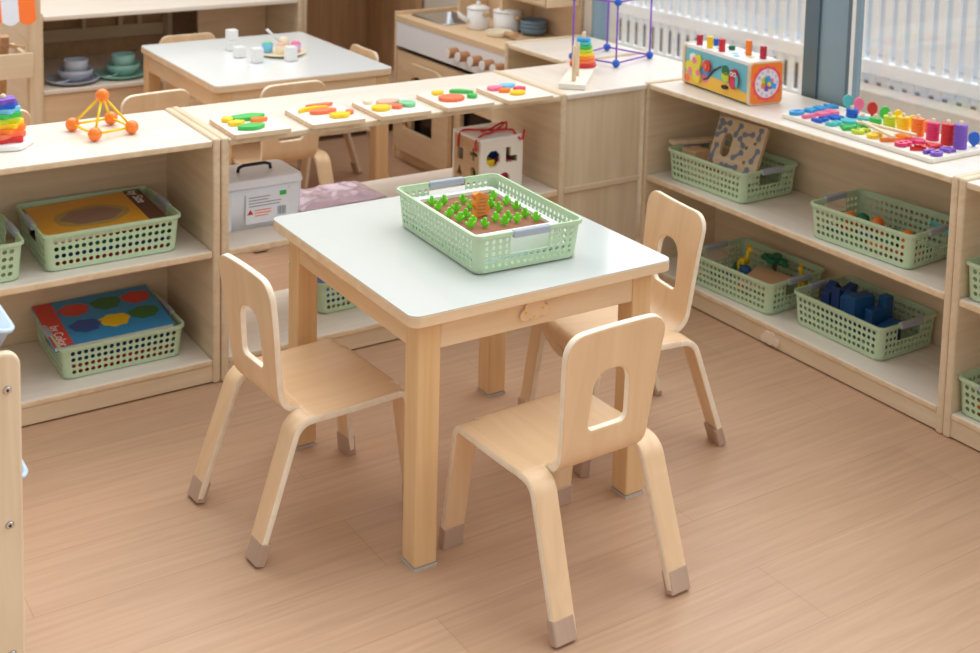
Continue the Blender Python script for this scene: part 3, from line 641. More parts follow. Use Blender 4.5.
for (x, y, m) in ((-.055, .055, 'bred'), (.025, .06, 'bgreen'), (.1, .062, 'bred'), (-.05, -.04, 'bblue'), (.02, -.042, 'yellow'), (.095, -.03, 'bgreen')):
    obj('animal_print', G().prism([(px*(1.12 if py > 0 else .96), py) for px, py in blob(.035, .034, 30, 7, .08, 0, 0, x*9)]+[], 0, .0005), m, t, loc=(x, y, .0122))
for k, m in enumerate(('khaki', 'bblue')):
    book('%s book lying in the basket behind the middle table' % ('tan', 'blue')[k], (1.60, 3.10, BT+.003+.02*k), (0, 0, 0), .25, .16, .019, m)

# tool box basket
GT = 'wooden tool toys in a green basket'
t = thing('tool_panel', 'square wooden panel printed with grey tools and slot, leaning in basket', 'toy panel', (2.607, 2.668, SH+.108), 0)
t.rotation_euler = (math.radians(68), math.radians(0), -PI/2+.10)
pm = holed(rrect(.178, .165, .006), [rrect(.034, .07, .0165, 6, -.038, .005)]+[blob(.006, .006, 10, cx=x, cy=y) for x, y in ((.035, .012), (.04, -.03), (.06, .03))], .011)
obj('panel', G().add(pm), 'lightw', t, bevel=.001)
pr = G(); rg = random.Random(3)
for x, y, r, L in ((-.01, .055, 1.2, .03), (.03, .05, .2, .028), (.068, .058, 1.5, .024), (.07, -.005, 1.2, .034), (.01, -.015, .7, .03), (.0, -.052, .1, .034), (.05, -.058, .9, .026), (.012, .024, 2.3, .024), (-.078, .06, 1.5, .022), (-.068, .036, .6, .03), (-.075, -.02, 1.4, .036), (-.05, -.06, .3, .034), (-.08, -.062, 1.1, .02), (-.058, .066, .2, .024)):
    m = Matrix.Translation((x, y, .0056)) @ Matrix.Rotation(r, 4, 'Z')
    pr.prism([(-L/2, -.0042), (L/2, -.0042), (L/2, .0042), (-L/2, .0042)], 0, .0004, 0, m); pr.prism(blob(.0095, .0085, 10, cx=-L/2), 0, .0005, 0, m); pr.prism(blob(.008, .0095, 10, cx=L/2), 0, .00055, 0, m)
obj('tool_print', pr, 'printg', t)
o = tag(bx('toy_plank', (-.015, -.075, 0), (.015, .075, .012), 'lightw'), 'pale wooden slat lying across the left end of the tool basket', 'toy part', GT); o.location = (2.588, 2.832, SH+.0915); o.rotation_euler = (0, 0, -PI/2-.25)
tag(bx('wooden_block', (-.03, -.03, 0), (.03, .03, .04), 'khaki'), 'tan wooden block inside the tool basket, left of the leaning panel', 'toy part', GT).location = (2.555, 2.783, SH+.05)
tag(bx('wooden_beam', (-.012, -.045, 0), (.012, .045, .025), 'lightw'), 'pale wooden beam in the tool basket behind the tan block', 'toy part', GT).location = (2.652, 2.775, SH+.065)
tag(bx('toy_case', (-.05, -.08, 0), (.05, .08, .044), 'lightw'), 'wooden tray base lying in the bottom of the tool basket', 'toy part', GT).location = (2.575, 2.72, SH+.003)
tag(obj('toy_screw', G().cyl((0, 0, 0), (0, .04, 0), .008).cyl((0, .04, 0), (0, .052, 0), .014), 'red', loc=(2.535, 2.66, SH+.06)), 'red toy screw in front of the leaning tool panel', 'toy part', GT)

# orange and green construction basket
GC = 'orange and green toys in the window basket'
for k, (x, y, z, m, lab) in enumerate(((2.575, 2.215, .056, 'orange', 'orange toy ball at the left end of the green basket under the number board'), (2.605, 2.15, .056, 'orange', 'orange toy ball next to the dark green one in the window basket'), (2.59, 2.185, .058, 'dgreen', 'dark green toy ball between two orange ones in the window basket'), (2.58, 2.035, .06, 'orange', 'orange toy ball near the right end of the window basket'), (2.555, 2.01, .056, 'orange', 'rightmost orange toy ball in the window basket'), (2.575, 2.075, .054, 'dgreen', 'dark green toy ball right of the middle in the window basket'))):
    tag(obj('toy_ball', lambda: G().ball((0, 0, 0), .017), m, loc=(x, y, SH+z-.012)), lab, 'toy ball', GC)
for k in range(12):
    m, nm = (('dblue', 'blue'), ('bred', 'red'), ('orange', 'orange'), ('dgreen', 'green'))[k % 4]
    o = obj('toy_stick', lambda: G().cyl((0, -.028, 0), (0, .028, 0), .012), m, loc=(2.53+.04*(k % 3), 2.215-.066*(k//3), SH+.0155))
    tag(o, '%s toy peg at the bottom of the window basket, row %s from the left, %s' % (nm, ORD[k//3+1], ('front', 'middle', 'back')[k % 3]), 'toy peg', 'toy pegs under the balls')
tag(obj('toy_rod', G().cyl((0, -.03, 0), (.01, .03, .006), .006), 'teal', loc=(2.62, 1.975, SH+.079)), 'teal toy rod at the right end of the window basket', 'toy rod')

# animals basket
GA = 'toy zoo pieces in the bottom window basket'
def giraffe(label, loc, rz, s):
    t = thing('toy_giraffe', label, 'toy giraffe', loc, rz, GA); gm = G()
    gm.tube([(-.022, 0, .04), (-.008, 0, .043), (.012, 0, .045)], [.008, .011, .009], 10); gm.tube([(.01, 0, .045), (.018, 0, .065), (.024, 0, .088)], [.0085, .006, .0052], 10); gm.tube([(.02, 0, .09), (.03, 0, .091), (.04, 0, .086)], [.006, .0065, .004], 8)
    for x in (-.02, .012):
        for y in (-.006, .006): gm.tube([(x, y, .04), (x, y*1.2, .02), (x, y*1.2, 0)], [.005, .0035, .004], 8)
    gm.tube([(-.024, 0, .042), (-.032, 0, .03), (-.033, 0, .02)], [.002, .0016, .002], 6)
    for y in (-.003, .003): gm.tube([(.021, y, .094), (.02, y*1.3, .102)], [.0015, .002], 6)
    obj('body', gm, 'yellow', t); t.scale = (s, s, s); return t
giraffe('yellow toy giraffe at the left of the bottom window basket', (2.615, 2.625, BT+.012), -1.9, 1.05)
giraffe('yellow toy giraffe at the right end of the bottom window basket', (2.672, 2.455, BT+.012), -2.6, .9)
t = thing('toy_tree', 'dark green toy tree with brown trunk in the animal basket', 'toy tree', (2.65, 2.54, BT+.0085), 0, GA)
cg = G()
for x, y, z, r in ((0, 0, .082, .02), (.02, .012, .08, .016), (-.02, -.008, .08, .017), (.004, -.024, .078, .016), (-.006, .026, .078, .017), (.012, .036, .074, .012), (0, -.04, .074, .011)): cg.ball((x, y, z), r, 0, 12, .6)
obj('crown', cg, 'dgreen', t); obj('trunk', G().tube([(0, 0, 0), (.002, 0, .04), (0, 0, .08)], [.009, .005, .005], 8).tube([(.002, 0, .035), (.01, .02, .07)], .003, 6), 'teddy', t)
o = bx('zoo_board', (-.045, -.06, 0), (.045, .06, .006), 'khaki'); o.location = (2.59, 2.51, BT+.045); o.rotation_euler = (0, -.28, .2); tag(o, 'tan wooden board tilted in the front of the animal basket', 'toy board', GA)
for k, (x, y, z, m, lab) in enumerate(((2.56, 2.635, .03, 'dblue', 'blue toy wheel beside the left giraffe'), (2.585, 2.59, .05, 'dblue', 'blue toy ball right of the left giraffe'), (2.63, 2.66, .03, 'dgreen', 'green toy bush behind the left giraffe'), (2.54, 2.45, .022, 'orange', 'orange toy piece low in the right of the animal basket'), (2.54, 2.55, .022, 'bred', 'red toy piece low in the middle of the animal basket'), (2.54, 2.66, .022, 'dgreen', 'green toy piece low in the left of the animal basket'))):
    tag(obj('toy_piece', lambda: G().ball((0, 0, 0), .018, 0, 14, .9), m, loc=(x, y, BT+z)), lab, 'toy piece', GA)
# dark blue blocks
GD = 'dark blue wooden blocks'
def block(pts, th, loc, rot, m, label): return tag(obj('toy_block', G().prism(pts, -th/2, th/2, 0, Matrix.Rotation(PI/2, 4, 'X')), m, loc=loc, rot=rot, bevel=.002), label, 'toy block', GD)
zb = BT+.0045
block([(-.04, 0), (.04, 0), (.04, .06), (0, .1), (-.04, .075)], .026, (2.62, 2.295, zb+.008), (0, 0, .15), 'navy', 'navy house-shaped block at the left of the dark blue blocks')
block([(-.04, 0), (.04, 0), (.04, .095), (0, .085), (-.04, .10)], .026, (2.625, 2.262, zb+.008), (0, 0, .10), 'navy', 'navy block with slanted top, second from the left in the block basket')
block([(-.045, 0), (.045, 0), (.045, .075), (-.02, .105), (-.045, .09)], .03, (2.63, 2.228, zb), (0, 0, .05), 'dblue', 'dark blue slanted block, third from the left in the block basket')
block([(-.035, 0), (.035, 0), (.035, .1), (-.035, .1)], .036, (2.60, 2.188, zb+.01), (0, 0, -.1), 'dblue', 'tall rectangular dark blue block in the middle of the block basket')
block([(-.04, 0), (.04, 0), (.04, .1), (.01, .1), (.01, .075), (-.04, .075)], .026, (2.63, 2.15, zb+.01), (0, 0, 0), 'dblue', 'stepped dark blue block right of the tall rectangular one')
block([(-.04, 0), (.04, 0), (.04, .06), (-.04, .05)], .03, (2.62, 2.112, zb), (0, 0, .1), 'dblue', 'low dark blue block near the right end of the block basket')
for k in range(3): tag(obj('toy_ball', lambda: G().ball((0, 0, 0), .019), 'orange', loc=(2.50+.045*k, 1.735-.05*k, BT+.0225)), 'orange toy ball in the right edge bottom basket, %s' % ('nearest the shelf end', 'second from the shelf end', 'third from the shelf end')[k], 'toy ball', 'orange toy balls in the right edge basket')

# ------------------------------------------------------------ toys on the left cabinet
t = thing('star_stacker', 'rainbow star stacking toy base on a white peg board', 'stacking toy', (.674, 3.075, TP))
obj('base', G().prism(blob(.064, .064, 40, 5, .06), 0, .014), 'white', t, bevel=.004); obj('peg', G().cyl((0, 0, .014), (0, 0, .115), .007).ball((0, 0, .115), .0075), 'rodw', t)
for k, (m, nm, r) in enumerate((('red', 'red', .058), ('coral', 'orange', .055), ('orange', 'light orange', .052), ('yellow', 'yellow', .05), ('lime', 'lime', .047), ('leafg', 'green', .044), ('ltblue', 'light blue', .041), ('blue', 'blue', .038), ('purple', 'purple', .034))):
    pl = holed(fillet(star(r, r*.68, 5, .3+.35*k), .006, 3), [blob(.008, .008, 12)], .0105)
    tag(obj('star_ring', G().add(pl), m, loc=(.674, 3.075, TP+.0145+.0056+.0109*k), bevel=.0012), '%s wooden star on the rainbow stacking toy, %s from the bottom' % (nm, ORD[k+1]), 'stacking star', 'stacking stars')
t = thing('ball_stick_pyramid', 'orange ball and yellow stick pyramid on the left cabinet', 'construction toy', (.9, 3.075, TP))
pts = [Vector(p) for p in ((-.054, .055, .0165), (-.033, -.060, .0165), (.063, -.036, .0165), (.045, .072, .0165), (.003, .0, .0935))]
for p in pts:
    b_ = obj('ball', lambda: G().ball((0, 0, 0), .0165, 0, 22), 'orange', t, loc=p, key='oball')
for i, j in ((0, 1), (1, 2), (2, 3), (3, 0), (0, 4), (1, 4), (2, 4), (3, 4)):
    d = (pts[j]-pts[i]).normalized()*.011; obj('stick', G().cyl(pts[i]+d-pts[i], pts[j]-d-pts[i], .0031, n=10), 'yellow', t, loc=pts[i])

# ------------------------------------------------------------ puzzles
GZ = 'wooden animal puzzle boards'
def puzzle(cx, cy, name, pieces):
    t = obj('puzzle_board', G().prism(rrect(.148, .178, .006), 0, .0125), ['board', 'lightw'], loc=(cx, cy, TP), rot=(0, 0, -.02), bevel=.0015)
    for p in t.data.polygons:
        if abs(p.normal.z) < .5: p.material_index = 1
    tag(t, name, 'puzzle board', GZ)
    for x, y, pts, m, lab in pieces:
        tag(obj('puzzle_piece', G().prism(pts, 0, .009), m, loc=(x, y, TP+.0128), bevel=.001), lab, 'puzzle piece', 'animal puzzle pieces')
puzzle(1.233, 2.957, 'leftmost wooden puzzle board with green and yellow pieces', [
    (1.243, 2.999, blob(.044, .022, 28, 5, .08), 'leafg', 'long green piece at the back of the leftmost puzzle'), (1.190, 2.998, blob(.014, .018, 24, 4, .15), 'yellow', 'yellow upper piece at the left of the leftmost puzzle'),
    (1.197, 2.957, blob(.02, .0165, 24, 5, .12), 'yellow', 'yellow lower piece at the left of the leftmost puzzle'), (1.258, 2.963, blob(.022, .012, 24, 3, .1), 'orange', 'orange piece in the middle of the leftmost puzzle'), (1.216, 2.908, blob(.033, .02, 28, 4, .07), 'leafg', 'oval green piece at the front of the leftmost puzzle')])
puzzle(1.437, 2.957, 'second wooden puzzle board from the left with yellow and orange pieces', [
    (1.455, 3.028, blob(.036, .009, 24, 6, .1), 'coral', 'orange back piece of the second puzzle from the left'), (1.415, 2.999, fillet([(-.04, -.016), (-.02, -.004), (.03, .002), (.05, -.006), (.05, .006), (.02, .016), (-.02, .01), (-.036, -.006)], .003, 3), 'yellow', 'curved yellow piece of the second puzzle from the left'),
    (1.437, 2.967, blob(.036, .0165, 24, 2, .04), 'coral', 'orange oval piece in the middle of the second puzzle from the left'), (1.458, 2.913, blob(.027, .0195, 24, 5, .08), 'yellow', 'yellow round piece at the front of the second puzzle from the left'), (1.494, 2.93, blob(.01, .012, 16, 3, .1), 'coral', 'small orange tail piece of the second puzzle from the left')])
puzzle(1.628, 2.952, 'middle wooden puzzle board with pink, yellow and green pieces', [
    (1.585, 3.006, blob(.012, .016, 20, 3, .1), 'cream', 'cream piece at the back left of the middle puzzle'), (1.585, 2.93, blob(.026, .022, 28), 'yellow', 'yellow oval piece at the front of the middle puzzle'), (1.632, 2.98, blob(.034, .022, 28, 3, .06), 'peach', 'pink piece at the back of the middle puzzle'), (1.630, 2.925, blob(.014, .014, 20, 4, .08), 'coral', 'small orange piece in the middle of the middle puzzle'), (1.668, 2.94, blob(.022, .027, 28), 'gpale', 'pale green oval piece of the middle puzzle')])
puzzle(1.825, 2.952, 'fourth wooden puzzle board from the left with a scalloped orange piece', [
    (1.803, 3.01, blob(.018, .012, 20, 3, .1), 'yellow', 'yellow piece at the back of the fourth puzzle'), (1.806, 2.94, blob(.036, .029, 64, 16, .05), 'coral', 'large scalloped orange piece of the fourth puzzle'), (1.868, 2.996, fillet([(-.03, .012), (-.01, -.002), (.024, -.03), (.03, -.022), (.01, .012), (-.016, .022)], .004, 3), 'leafg', 'green leaf piece at the back of the fourth puzzle'), (1.869, 2.935, blob(.014, .014, 20, 4, .1), 'leafg', 'small green piece at the right of the fourth puzzle')])
puzzle(2.015, 2.945, 'rightmost wooden puzzle board with butterfly shaped pieces', [
    (1.975, 2.985, blob(.024, .016, 24, 3, .08), 'pink', 'pink piece at the left of the rightmost puzzle'), (1.985, 2.95, blob(.018, .013, 20, 4, .08), 'orange', 'orange piece in the middle of the rightmost puzzle'), (2.022, 2.995, blob(.026, .016, 24, 3, .1), 'ltblue', 'pale blue piece at the back of the rightmost puzzle'), (2.003, 2.912, blob(.024, .017, 24), 'yellow', 'yellow oval piece at the front of the rightmost puzzle'), (2.035, 2.948, blob(.018, .016, 24, 5, .08), 'magenta', 'magenta piece at the right of the rightmost puzzle')])

# ------------------------------------------------------------ shelf B contents
t = thing('storage_bin', 'clear plastic lidded storage box with black handle on the shelf', 'storage box', (1.277, 3.07, SH))
def binbody():
    gm = G(); V = []
    for w, d, z in ((.228, .14, 0), (.24, .15, .105)): V.append([gm.b.verts.new((x, y, z)) for x, y in rrect(w, d, .018, 6)])
    n = len(V[0]); gm.face(V[0][::-1])
    for i in range(n): gm.face([V[0][i], V[0][(i+1) % n], V[1][(i+1) % n], V[1][i]], 0, True)
    return gm
obj('box_body', binbody, 'clear', t, solid=.002)
for x in (-.09, .09): obj('rib', G().box((x-.012, -.0775, .002), (x+.012, -.0735, .10)), 'clear', t, rot=(0, 0, 0))
l = obj('lid', G().prism(rrect(.25, .162, .025, 6), 0, .022, taper=.95), 'lid', t, loc=(0, 0, .1055), bevel=.005)
obj('carry_handle', G().tube([(-.045, 0, 0), (-.043, 0, .012), (-.03, 0, .017), (.03, 0, .017), (.043, 0, .012), (.045, 0, 0)], .0045, 8), 'black', l, loc=(.015, .0, .022), label='black carry handle')
obj('latch', G().box((.0, -.03, -.02), (.006, .03, .014)), 'black', l, loc=(.1245, 0, .002), bevel=.002, label='dark latch')
sl = obj('label_sheet', G().box((-.062, -.0008, 0), (.056, 0, .078)), 'sheet', t, loc=(.022, -.0775, .014), rot=(.0, 0, 0), label='printed paper label')
obj('green_mark', G().box((0, -.0012, 0), (.018, -.0009, .012)), 'leafg', sl, loc=(.03, 0, .064)); obj('warning_triangle', G().prism([(0, 0), (.016, 0), (.008, .014)], 0, .0003, 0, Matrix.Translation((0, -.0009, 0)) @ Matrix.Rotation(PI/2, 4, 'X')), 'red', sl, loc=(-.058, 0, .024))
ln = G()
for k in range(4): ln.box((-.054, -.0012, .044+.0075*k), ((.0 if k > 1 else .03)+.004*(k % 2), -.0009, .046+.0075*k))
for k in range(8): ln.box((.024+.003*k, -.0012, .014), (.0252+.003*k+.0006*(k % 3), -.0009, .036))
obj('grey_print', ln, 'printg', sl)
l2 = G()
for k in range(3): l2.box((-.038, -.0012, .018+.007*k), (.006-.008*(k == 0), -.0009, .0205+.007*k))
obj('red_print', l2, 'coral', sl)
from mathutils import noise
gm = G(); P = []; nu, nv = 56, 40
for i in range(nu+1):
    row = []
    for j in range(nv+1):
        x, y = -.13+.26*i/nu, -.085+.17*j/nv; e = min(1, 6*min(i/nu, 1-i/nu, j/nv, 1-j/nv))
        h = noise.ridged_multi_fractal((x*16, y*16, 3), 1, 2.1, 3, 1, 2)
        row.append((x+.006*noise.noise((y*30, 1, x*9)), y+.006*noise.noise((x*30, 5, y*9)), .003+e*(.004+.0075*h)))
    P.append(row)
gm.grid(P, 0, True); tag(obj('plastic_bag', gm, 'film', loc=(1.545, 3.14, SH), rot=(0, 0, .03), solid=.0015), 'shiny pink plastic bag lying on the open shelf', 'bag')
# shape sorter
t = thing('shape_sorter', 'wooden shape sorter cube with red cord on top, on the open shelf', 'shape sorter', (1.992, 3.04, SH), .02)
S_ = .144; hs = S_/2
octo = [(-.028+.025*math.cos(PI/8+PI/4*k), .02+.025*math.sin(PI/8+PI/4*k)) for k in range(8)]
Ls = [(.014, .048), (.030, .048), (.030, .022), (.054, .022), (.054, .004), (.014, .004)]
front = holed([(-hs, -hs), (hs, -hs), (hs, hs), (-hs, hs)], [octo, Ls, blob(.02, .018, 20, cx=.01, cy=-.042)], .009)
obj('front_panel', G().add(front), 'board', t, loc=(0, -hs+.0045, hs), rot=(PI/2, 0, 0))
cross = [(.036+px*.9, .03+py*.9) for px, py in ((-.006, .02), (.006, .02), (.006, .006), (.02, .006), (.02, -.006), (.006, -.006), (.006, -.02), (-.006, -.02), (-.006, -.006), (-.02, -.006), (-.02, .006), (-.006, .006))]
side = holed([(-hs+.0095, -hs), (hs-.0095, -hs), (hs-.0095, hs), (-hs+.0095, hs)], [cross, rrect(.03, .034, .001, 1, -.032, .018), [(.022, -.012), (.036, -.006), (.05, -.016), (.046, -.045), (.026, -.045)], [(-.05, -.045), (-.02, -.045), (-.034, -.012)]], .009)
Rl = Matrix(((0, 0, -1), (-1, 0, 0), (0, 1, 0))).to_4x4()
obj('side_panel', G().add(side, Rl), 'khaki', t, loc=(-hs+.0045, 0, hs)); obj('side_panel', G().box((hs-.009, -hs+.0095, 0), (hs, hs-.0095, S_)), 'khaki', t)
obj('back_panel', G().box((-hs, hs-.009, 0), (hs, hs, S_)), 'board', t); obj('bottom_panel', G().box((-hs+.0095, -hs+.0095, 0), (hs-.0095, hs-.0095, .008)), 'khaki', t)
top = holed(rrect(S_+.002, S_+.002, .003, 2), [blob(.026, .016, 24, cx=.0, cy=.025)], .008)
obj('lid', G().add(top), 'white', t, loc=(0, 0, S_+.0045), bevel=.001)
cd = [(-hs-.003, .04, S_-.035), (-hs-.004, .035, S_-.005), (-hs+.01, .03, S_+.012), (-.02, .0, S_+.014), (.02, -.02, S_+.014), (.04, -.03, S_+.018), (.055, -.01, S_+.03), (.04, .0, S_+.014), (-.01, -.03, S_+.0125), (-.05, -.045, S_+.013), (-hs-.004, -.052, S_-.002), (-hs-.004, -.056, S_-.03)]
cu = [Vector(p) for p in cd]; sm = []
for i in range(len(cu)-1):
    for k in range(6):
        p0, p1, p2, p3 = cu[max(i-1, 0)], cu[i], cu[i+1], cu[min(i+2, len(cu)-1)]; q = k/6
        sm.append(.5*((2*p1)+(p2-p0)*q+(2*p0-5*p1+4*p2-p3)*q*q+(3*p1-p0-3*p2+p3)*q**3))
c1 = obj('cord', G().tube(sm, .0032, 7).tube([(.03, -.02, S_+.015), (.05, -.05, S_+.018), (.058, -.078, S_-.004), (.066, -.08, S_-.006), (.076, -.072, S_+.02)], .0032, 7).tube([(-.03, -.01, S_+.013), (.0, -.015, S_+.018), (.045, .02, S_+.016), (.06, .01, S_+.025)], .0032, 7), 'red', t, label='red cord')
for x, y, m, nm in ((-.03, -.035, 'yellow', 'yellow'), (.03, -.035, 'magenta', 'magenta'), (-.015, .03, 'leafg', 'green'), (.03, .03, 'blue', 'blue')):
    o = bx('shape_block', (-.02, -.02, 0), (.02, .02, .075 if nm != 'magenta' else .068), m); o.location = (1.992+x, 3.04+y, SH+.0085); tag(o, '%s block inside the wooden shape sorter cube' % nm, 'toy block', 'blocks inside the shape sorter')

# ------------------------------------------------------------ corner cabinet toys
ZE = .6065
t = thing('ring_tower', 'wooden base board with upright pegs for the rainbow ring tower', 'stacking toy', (2.312, 3.043, ZE), math.radians(46))
obj('base_board', G().box((-.155, -.038, 0), (.145, .038, .016)), 'board', t, bevel=.002)
for x, h in ((-.115, .105), (-.04, .1), (.105, .107)): obj('peg', G().cyl((0, 0, 0), (0, 0, h), .006, n=12), 'rodw', t, loc=(x, 0, .016))
for k, (m, nm) in enumerate((('red', 'red'), ('coral', 'red orange'), ('orange', 'orange'), ('yellow', 'yellow'), ('lime', 'lime'), ('leafg', 'green'), ('teal', 'teal'), ('sky', 'blue'))):
    r = .041-.0028*k; c_, s_ = math.cos(math.radians(46)), math.sin(math.radians(46))
    tag(obj('stacking_ring', G().lathe([(.0075, .0005), (r-.002, 0), (r, .003), (r, .008), (r-.002, .0107), (.0075, .0103), (.0075, .0005)]), m, loc=(2.312+.105*c_, 3.043+.105*s_, ZE+.0165+.011*k)), '%s ring on the rainbow ring tower, %s from the bottom' % (nm, ORD[k+1]), 'stacking ring', 'rainbow tower rings')
t = thing('ball_stick_cube', 'cube of blue balls and purple sticks on the corner cabinet', 'construction toy', (2.578, 3.222, ZE))
bs = [Vector((x, y, z)) for z in (.0125, .205) for x, y in ((-.122, .045), (-.066, -.106), (.116, -.05), (.074, .118))]
for p in bs: obj('ball', lambda: G().ball((0, 0, 0), .0125, 0, 18), 'blue', t, loc=p, key='bball')
for i, j in [(0, 1), (1, 2), (2, 3), (3, 0), (4, 5), (5, 6), (6, 7), (7, 4), (0, 4), (1, 5), (2, 6), (3, 7)]:
    d = (bs[j]-bs[i]).normalized()*.010; obj('stick', G().cyl(d, bs[j]-d-bs[i], .0029, n=10), 'violet', t, loc=bs[i])

# ------------------------------------------------------------ activity box on the window shelf
t = thing('activity_box', 'colourful wooden pounding activity box on the window shelf', 'activity toy', (2.593, 2.692, ZE), -.11)
L2, W2, H2 = .318, .116, .122
for s in (-1, 1): obj('end_panel', G().prism(rrect(W2, H2, .012, 5), -.006, .006, 0, Matrix.Translation((0, s*(L2/2-.006), H2/2)) @ Matrix.Rotation(PI/2, 4, 'X')), 'lightw', t, bevel=.0015)
sp = obj('side_panel', G().box((-W2/2+.004, -L2/2+.0125, .006), (-W2/2+.012, L2/2-.0125, H2-.012)), 'scene_sky', t, label='blue and yellow picture side')
obj('side_panel', G().box((W2/2-.012, -L2/2+.0125, .006), (W2/2-.004, L2/2-.0125, H2-.012)), 'scene_sand', t)
obj('top_panel', G().box((-W2/2+.004, -L2/2+.0125, H2-.0115), (W2/2-.004, L2/2-.0125, H2-.002)), 'white', t)
obj('floor_panel', G().box((-W2/2+.0125, -L2/2+.0125, .006), (W2/2-.0125, L2/2-.0125, .014)), 'lightw', t)
Rs = Matrix(((0, 0, -1), (-1, 0, 0), (0, 1, 0))).to_4x4(); xs = -W2/2+.004
def sd(name, pts, m, y, z, th=.003, off=0, par=sp, **k): return obj(name, G().prism(pts, 0, th, 0, Rs), m, par, loc=(xs-off, y, z), **k)
sd('sand_print', [(-L2/2+.0125, -.053), (L2/2-.0125, -.053), (L2/2-.0125, -.028), (.06, -.016), (-.02, -.012), (-.08, -.02), (-.12, -.03), (-L2/2+.0125, -.02)][::1], 'scene_sand', 0, .059, .0006)
for y, z, r, m in ((.11, .085, .017, 'white'), (.055, .073, .017, 'white'), (-.045, .078, .018, 'dgreen'), (.045, .055, .026, 'sky'), (-.045, .058, .018, 'lime'), (.05, .035, .016, 'pink'), (.135, .02, .014, 'coral')): sd('scene_print', blob(r, r*.8, 18, 5, .06), m, y, z, .0007, .0006)
sd('spinner', blob(.034, .034, 36, 3, .32, ph=PI), 'spin', .094, .058, .006, .002); 
for a in (90, 210, 330): sd('spinner_heart', blob(.0095, .0095, 16, 3, .1), 'pink', .094-.022*math.cos(math.radians(a)), .058+.022*math.sin(math.radians(a)), .001, .0082)
sd('track_slot', [(.03, .012), (-.004, -.006), (-.034, -.036), (-.05, -.042), (-.052, -.046), (-.032, -.041), (0, -.01), (.03, .007)], 'black', .005, .075, .0012, .0014)
sd('gear', blob(.017, .017, 32, 10, .08), 'bred', .036, .074, .007, .002); sd('gear_hub', blob(.007, .007, 14), 'coral', .036, .074, .002, .0092)
sd('track_knob', blob(.013, .006, 16), 'black', -.05, .031, .006, .002)
ow = sd('owl', blob(.02, .030, 28, 2, .06), 'crimson', -.09, .062, .006, .002)
for y in (-.083, -.097): sd('owl_eye', blob(.0065, .0065, 14), 'white', y, .076, .001, .0082); sd('owl_pupil', blob(.003, .003, 10), 'black', y, .076, .0006, .0094)
sd('owl_wing', blob(.006, .018, 14), 'teal', -.108, .058, .002, .0082); sd('owl_belly', blob(.010, .014, 16), 'magenta', -.089, .05, .001, .0082)
ye = -L2/2-.0002; Re = Matrix.Rotation(PI/2, 4, 'X')
def ed(name, pts, m, x, z, off, th=.001, par=t): return obj(name, G().prism(pts, 0, th, 0, Re), m, par, loc=(x, ye-off, z))
ed('clock_border', rrect(.107, .112, .01), 'orange', 0, H2/2, 0); ed('clock_ring', blob(.049, .049, 48, 12, .05), 'pinkred', 0, H2/2, .001); dial = ed('clock_dial', blob(.0405, .0405, 40), 'clockface', 0, H2/2, .002)
for k in range(12):
    tx = text_mesh(str(k+1), .011, .0006); a = math.radians(90-30*(k+1)); obj('numeral', tx, 'printg', dial, loc=(.034*math.cos(a), -.0016, .034*math.sin(a)), rot=(PI/2, 0, 0))
for k, m in enumerate(('pink', 'yellow', 'lime', 'orange', 'purple', 'magenta')): a = PI/3*k+.4; obj('petal', G().prism(blob(.008, .008, 14), 0, .001, 0, Re), m, dial, loc=(.015*math.cos(a), -.0012, .015*math.sin(a)))
hn = ed('clock_hand', fillet([(-.006, -.006), (.024, -.016), (.028, -.004), (.008, .006), (.004, .022), (-.008, .02)], .003, 3), 'sky', 0, H2/2, .005, .005); ed('hand_pin', blob(.006, .006, 14), 'yellow', 0, H2/2, .0102, .003)
for x, y, m, h in ((-.03, .115, 'crimson', .030), (-.03, .065, 'yellow', .034), (-.028, .01, 'red', .036), (.012, .09, 'blue', .02), (.012, -.06, 'orange', .042), (.02, -.115, 'crimson', .035), (.015, .02, 'dgreen', .012)):
    obj('pounding_peg', G().cyl((0, 0, 0), (0, 0, h), .0095, n=16), m, t, loc=(x, y, H2-.002), bevel=.001)
for x, y, m in ((-.01, -.03, 'teal'), (.03, .05, 'red'), (-.03, -.06, 'sky'), (.0, -.09, 'lime'), (.03, -.03, 'magenta'), (-.005, .05, 'leafg')): obj('peg_hole', G().prism(blob(.010, .010, 14), 0, .0006), m, t, loc=(x, y, H2-.002))

# ------------------------------------------------------------ number board
t = thing('number_board', 'long wooden counting board with pegs on the window shelf', 'counting board', (2.607, 2.163, ZE), -.015)
obj('board', G().prism(rrect(.205, .492, .008), 0, .0115), 'board', t, bevel=.002)
ZN = ZE+.0119
COL = [('sky', 'sky blue'), ('pink', 'pink'), ('blue', 'blue'), ('teal', 'teal'), ('leafg', 'green'), ('lime', 'lime'), ('yellow', 'yellow'), ('orange', 'orange'), ('magenta', 'magenta'), ('red', 'red'), ('purple', 'purple')]
ny = lambda k: 2.382-.0437*k
for k, (m, nm) in enumerate(COL):
    d = str(k)
    tag(obj('number_tile', text_mesh(d, .060 if k < 10 else .044, .0085, .0022), m, loc=(2.536, ny(k), ZN+.0045), rot=(0, 0, -PI/2), bevel=0), '%s wooden number %s in the front row of the counting board' % (nm, d), 'number tile', 'wooden number tiles')
    if k in (0, 1, 2, 3, 4, 7, 8, 9, 10):
        pts = [star(.021, .013, 5, .3), rrect(.036, .028, .004), rrect(.034, .034, .003), blob(.02, .02, 20), fillet([(-.022, -.018), (.022, -.018), (0, .022)], .003, 3)][k % 5]
        tag(obj('shape_tile', G().prism(pts, 0, .0085), m, loc=(2.590, ny(k), ZN), bevel=.001), '%s shape tile behind the number %s on the counting board' % (nm, d), 'shape tile', 'shape tiles on the counting board')
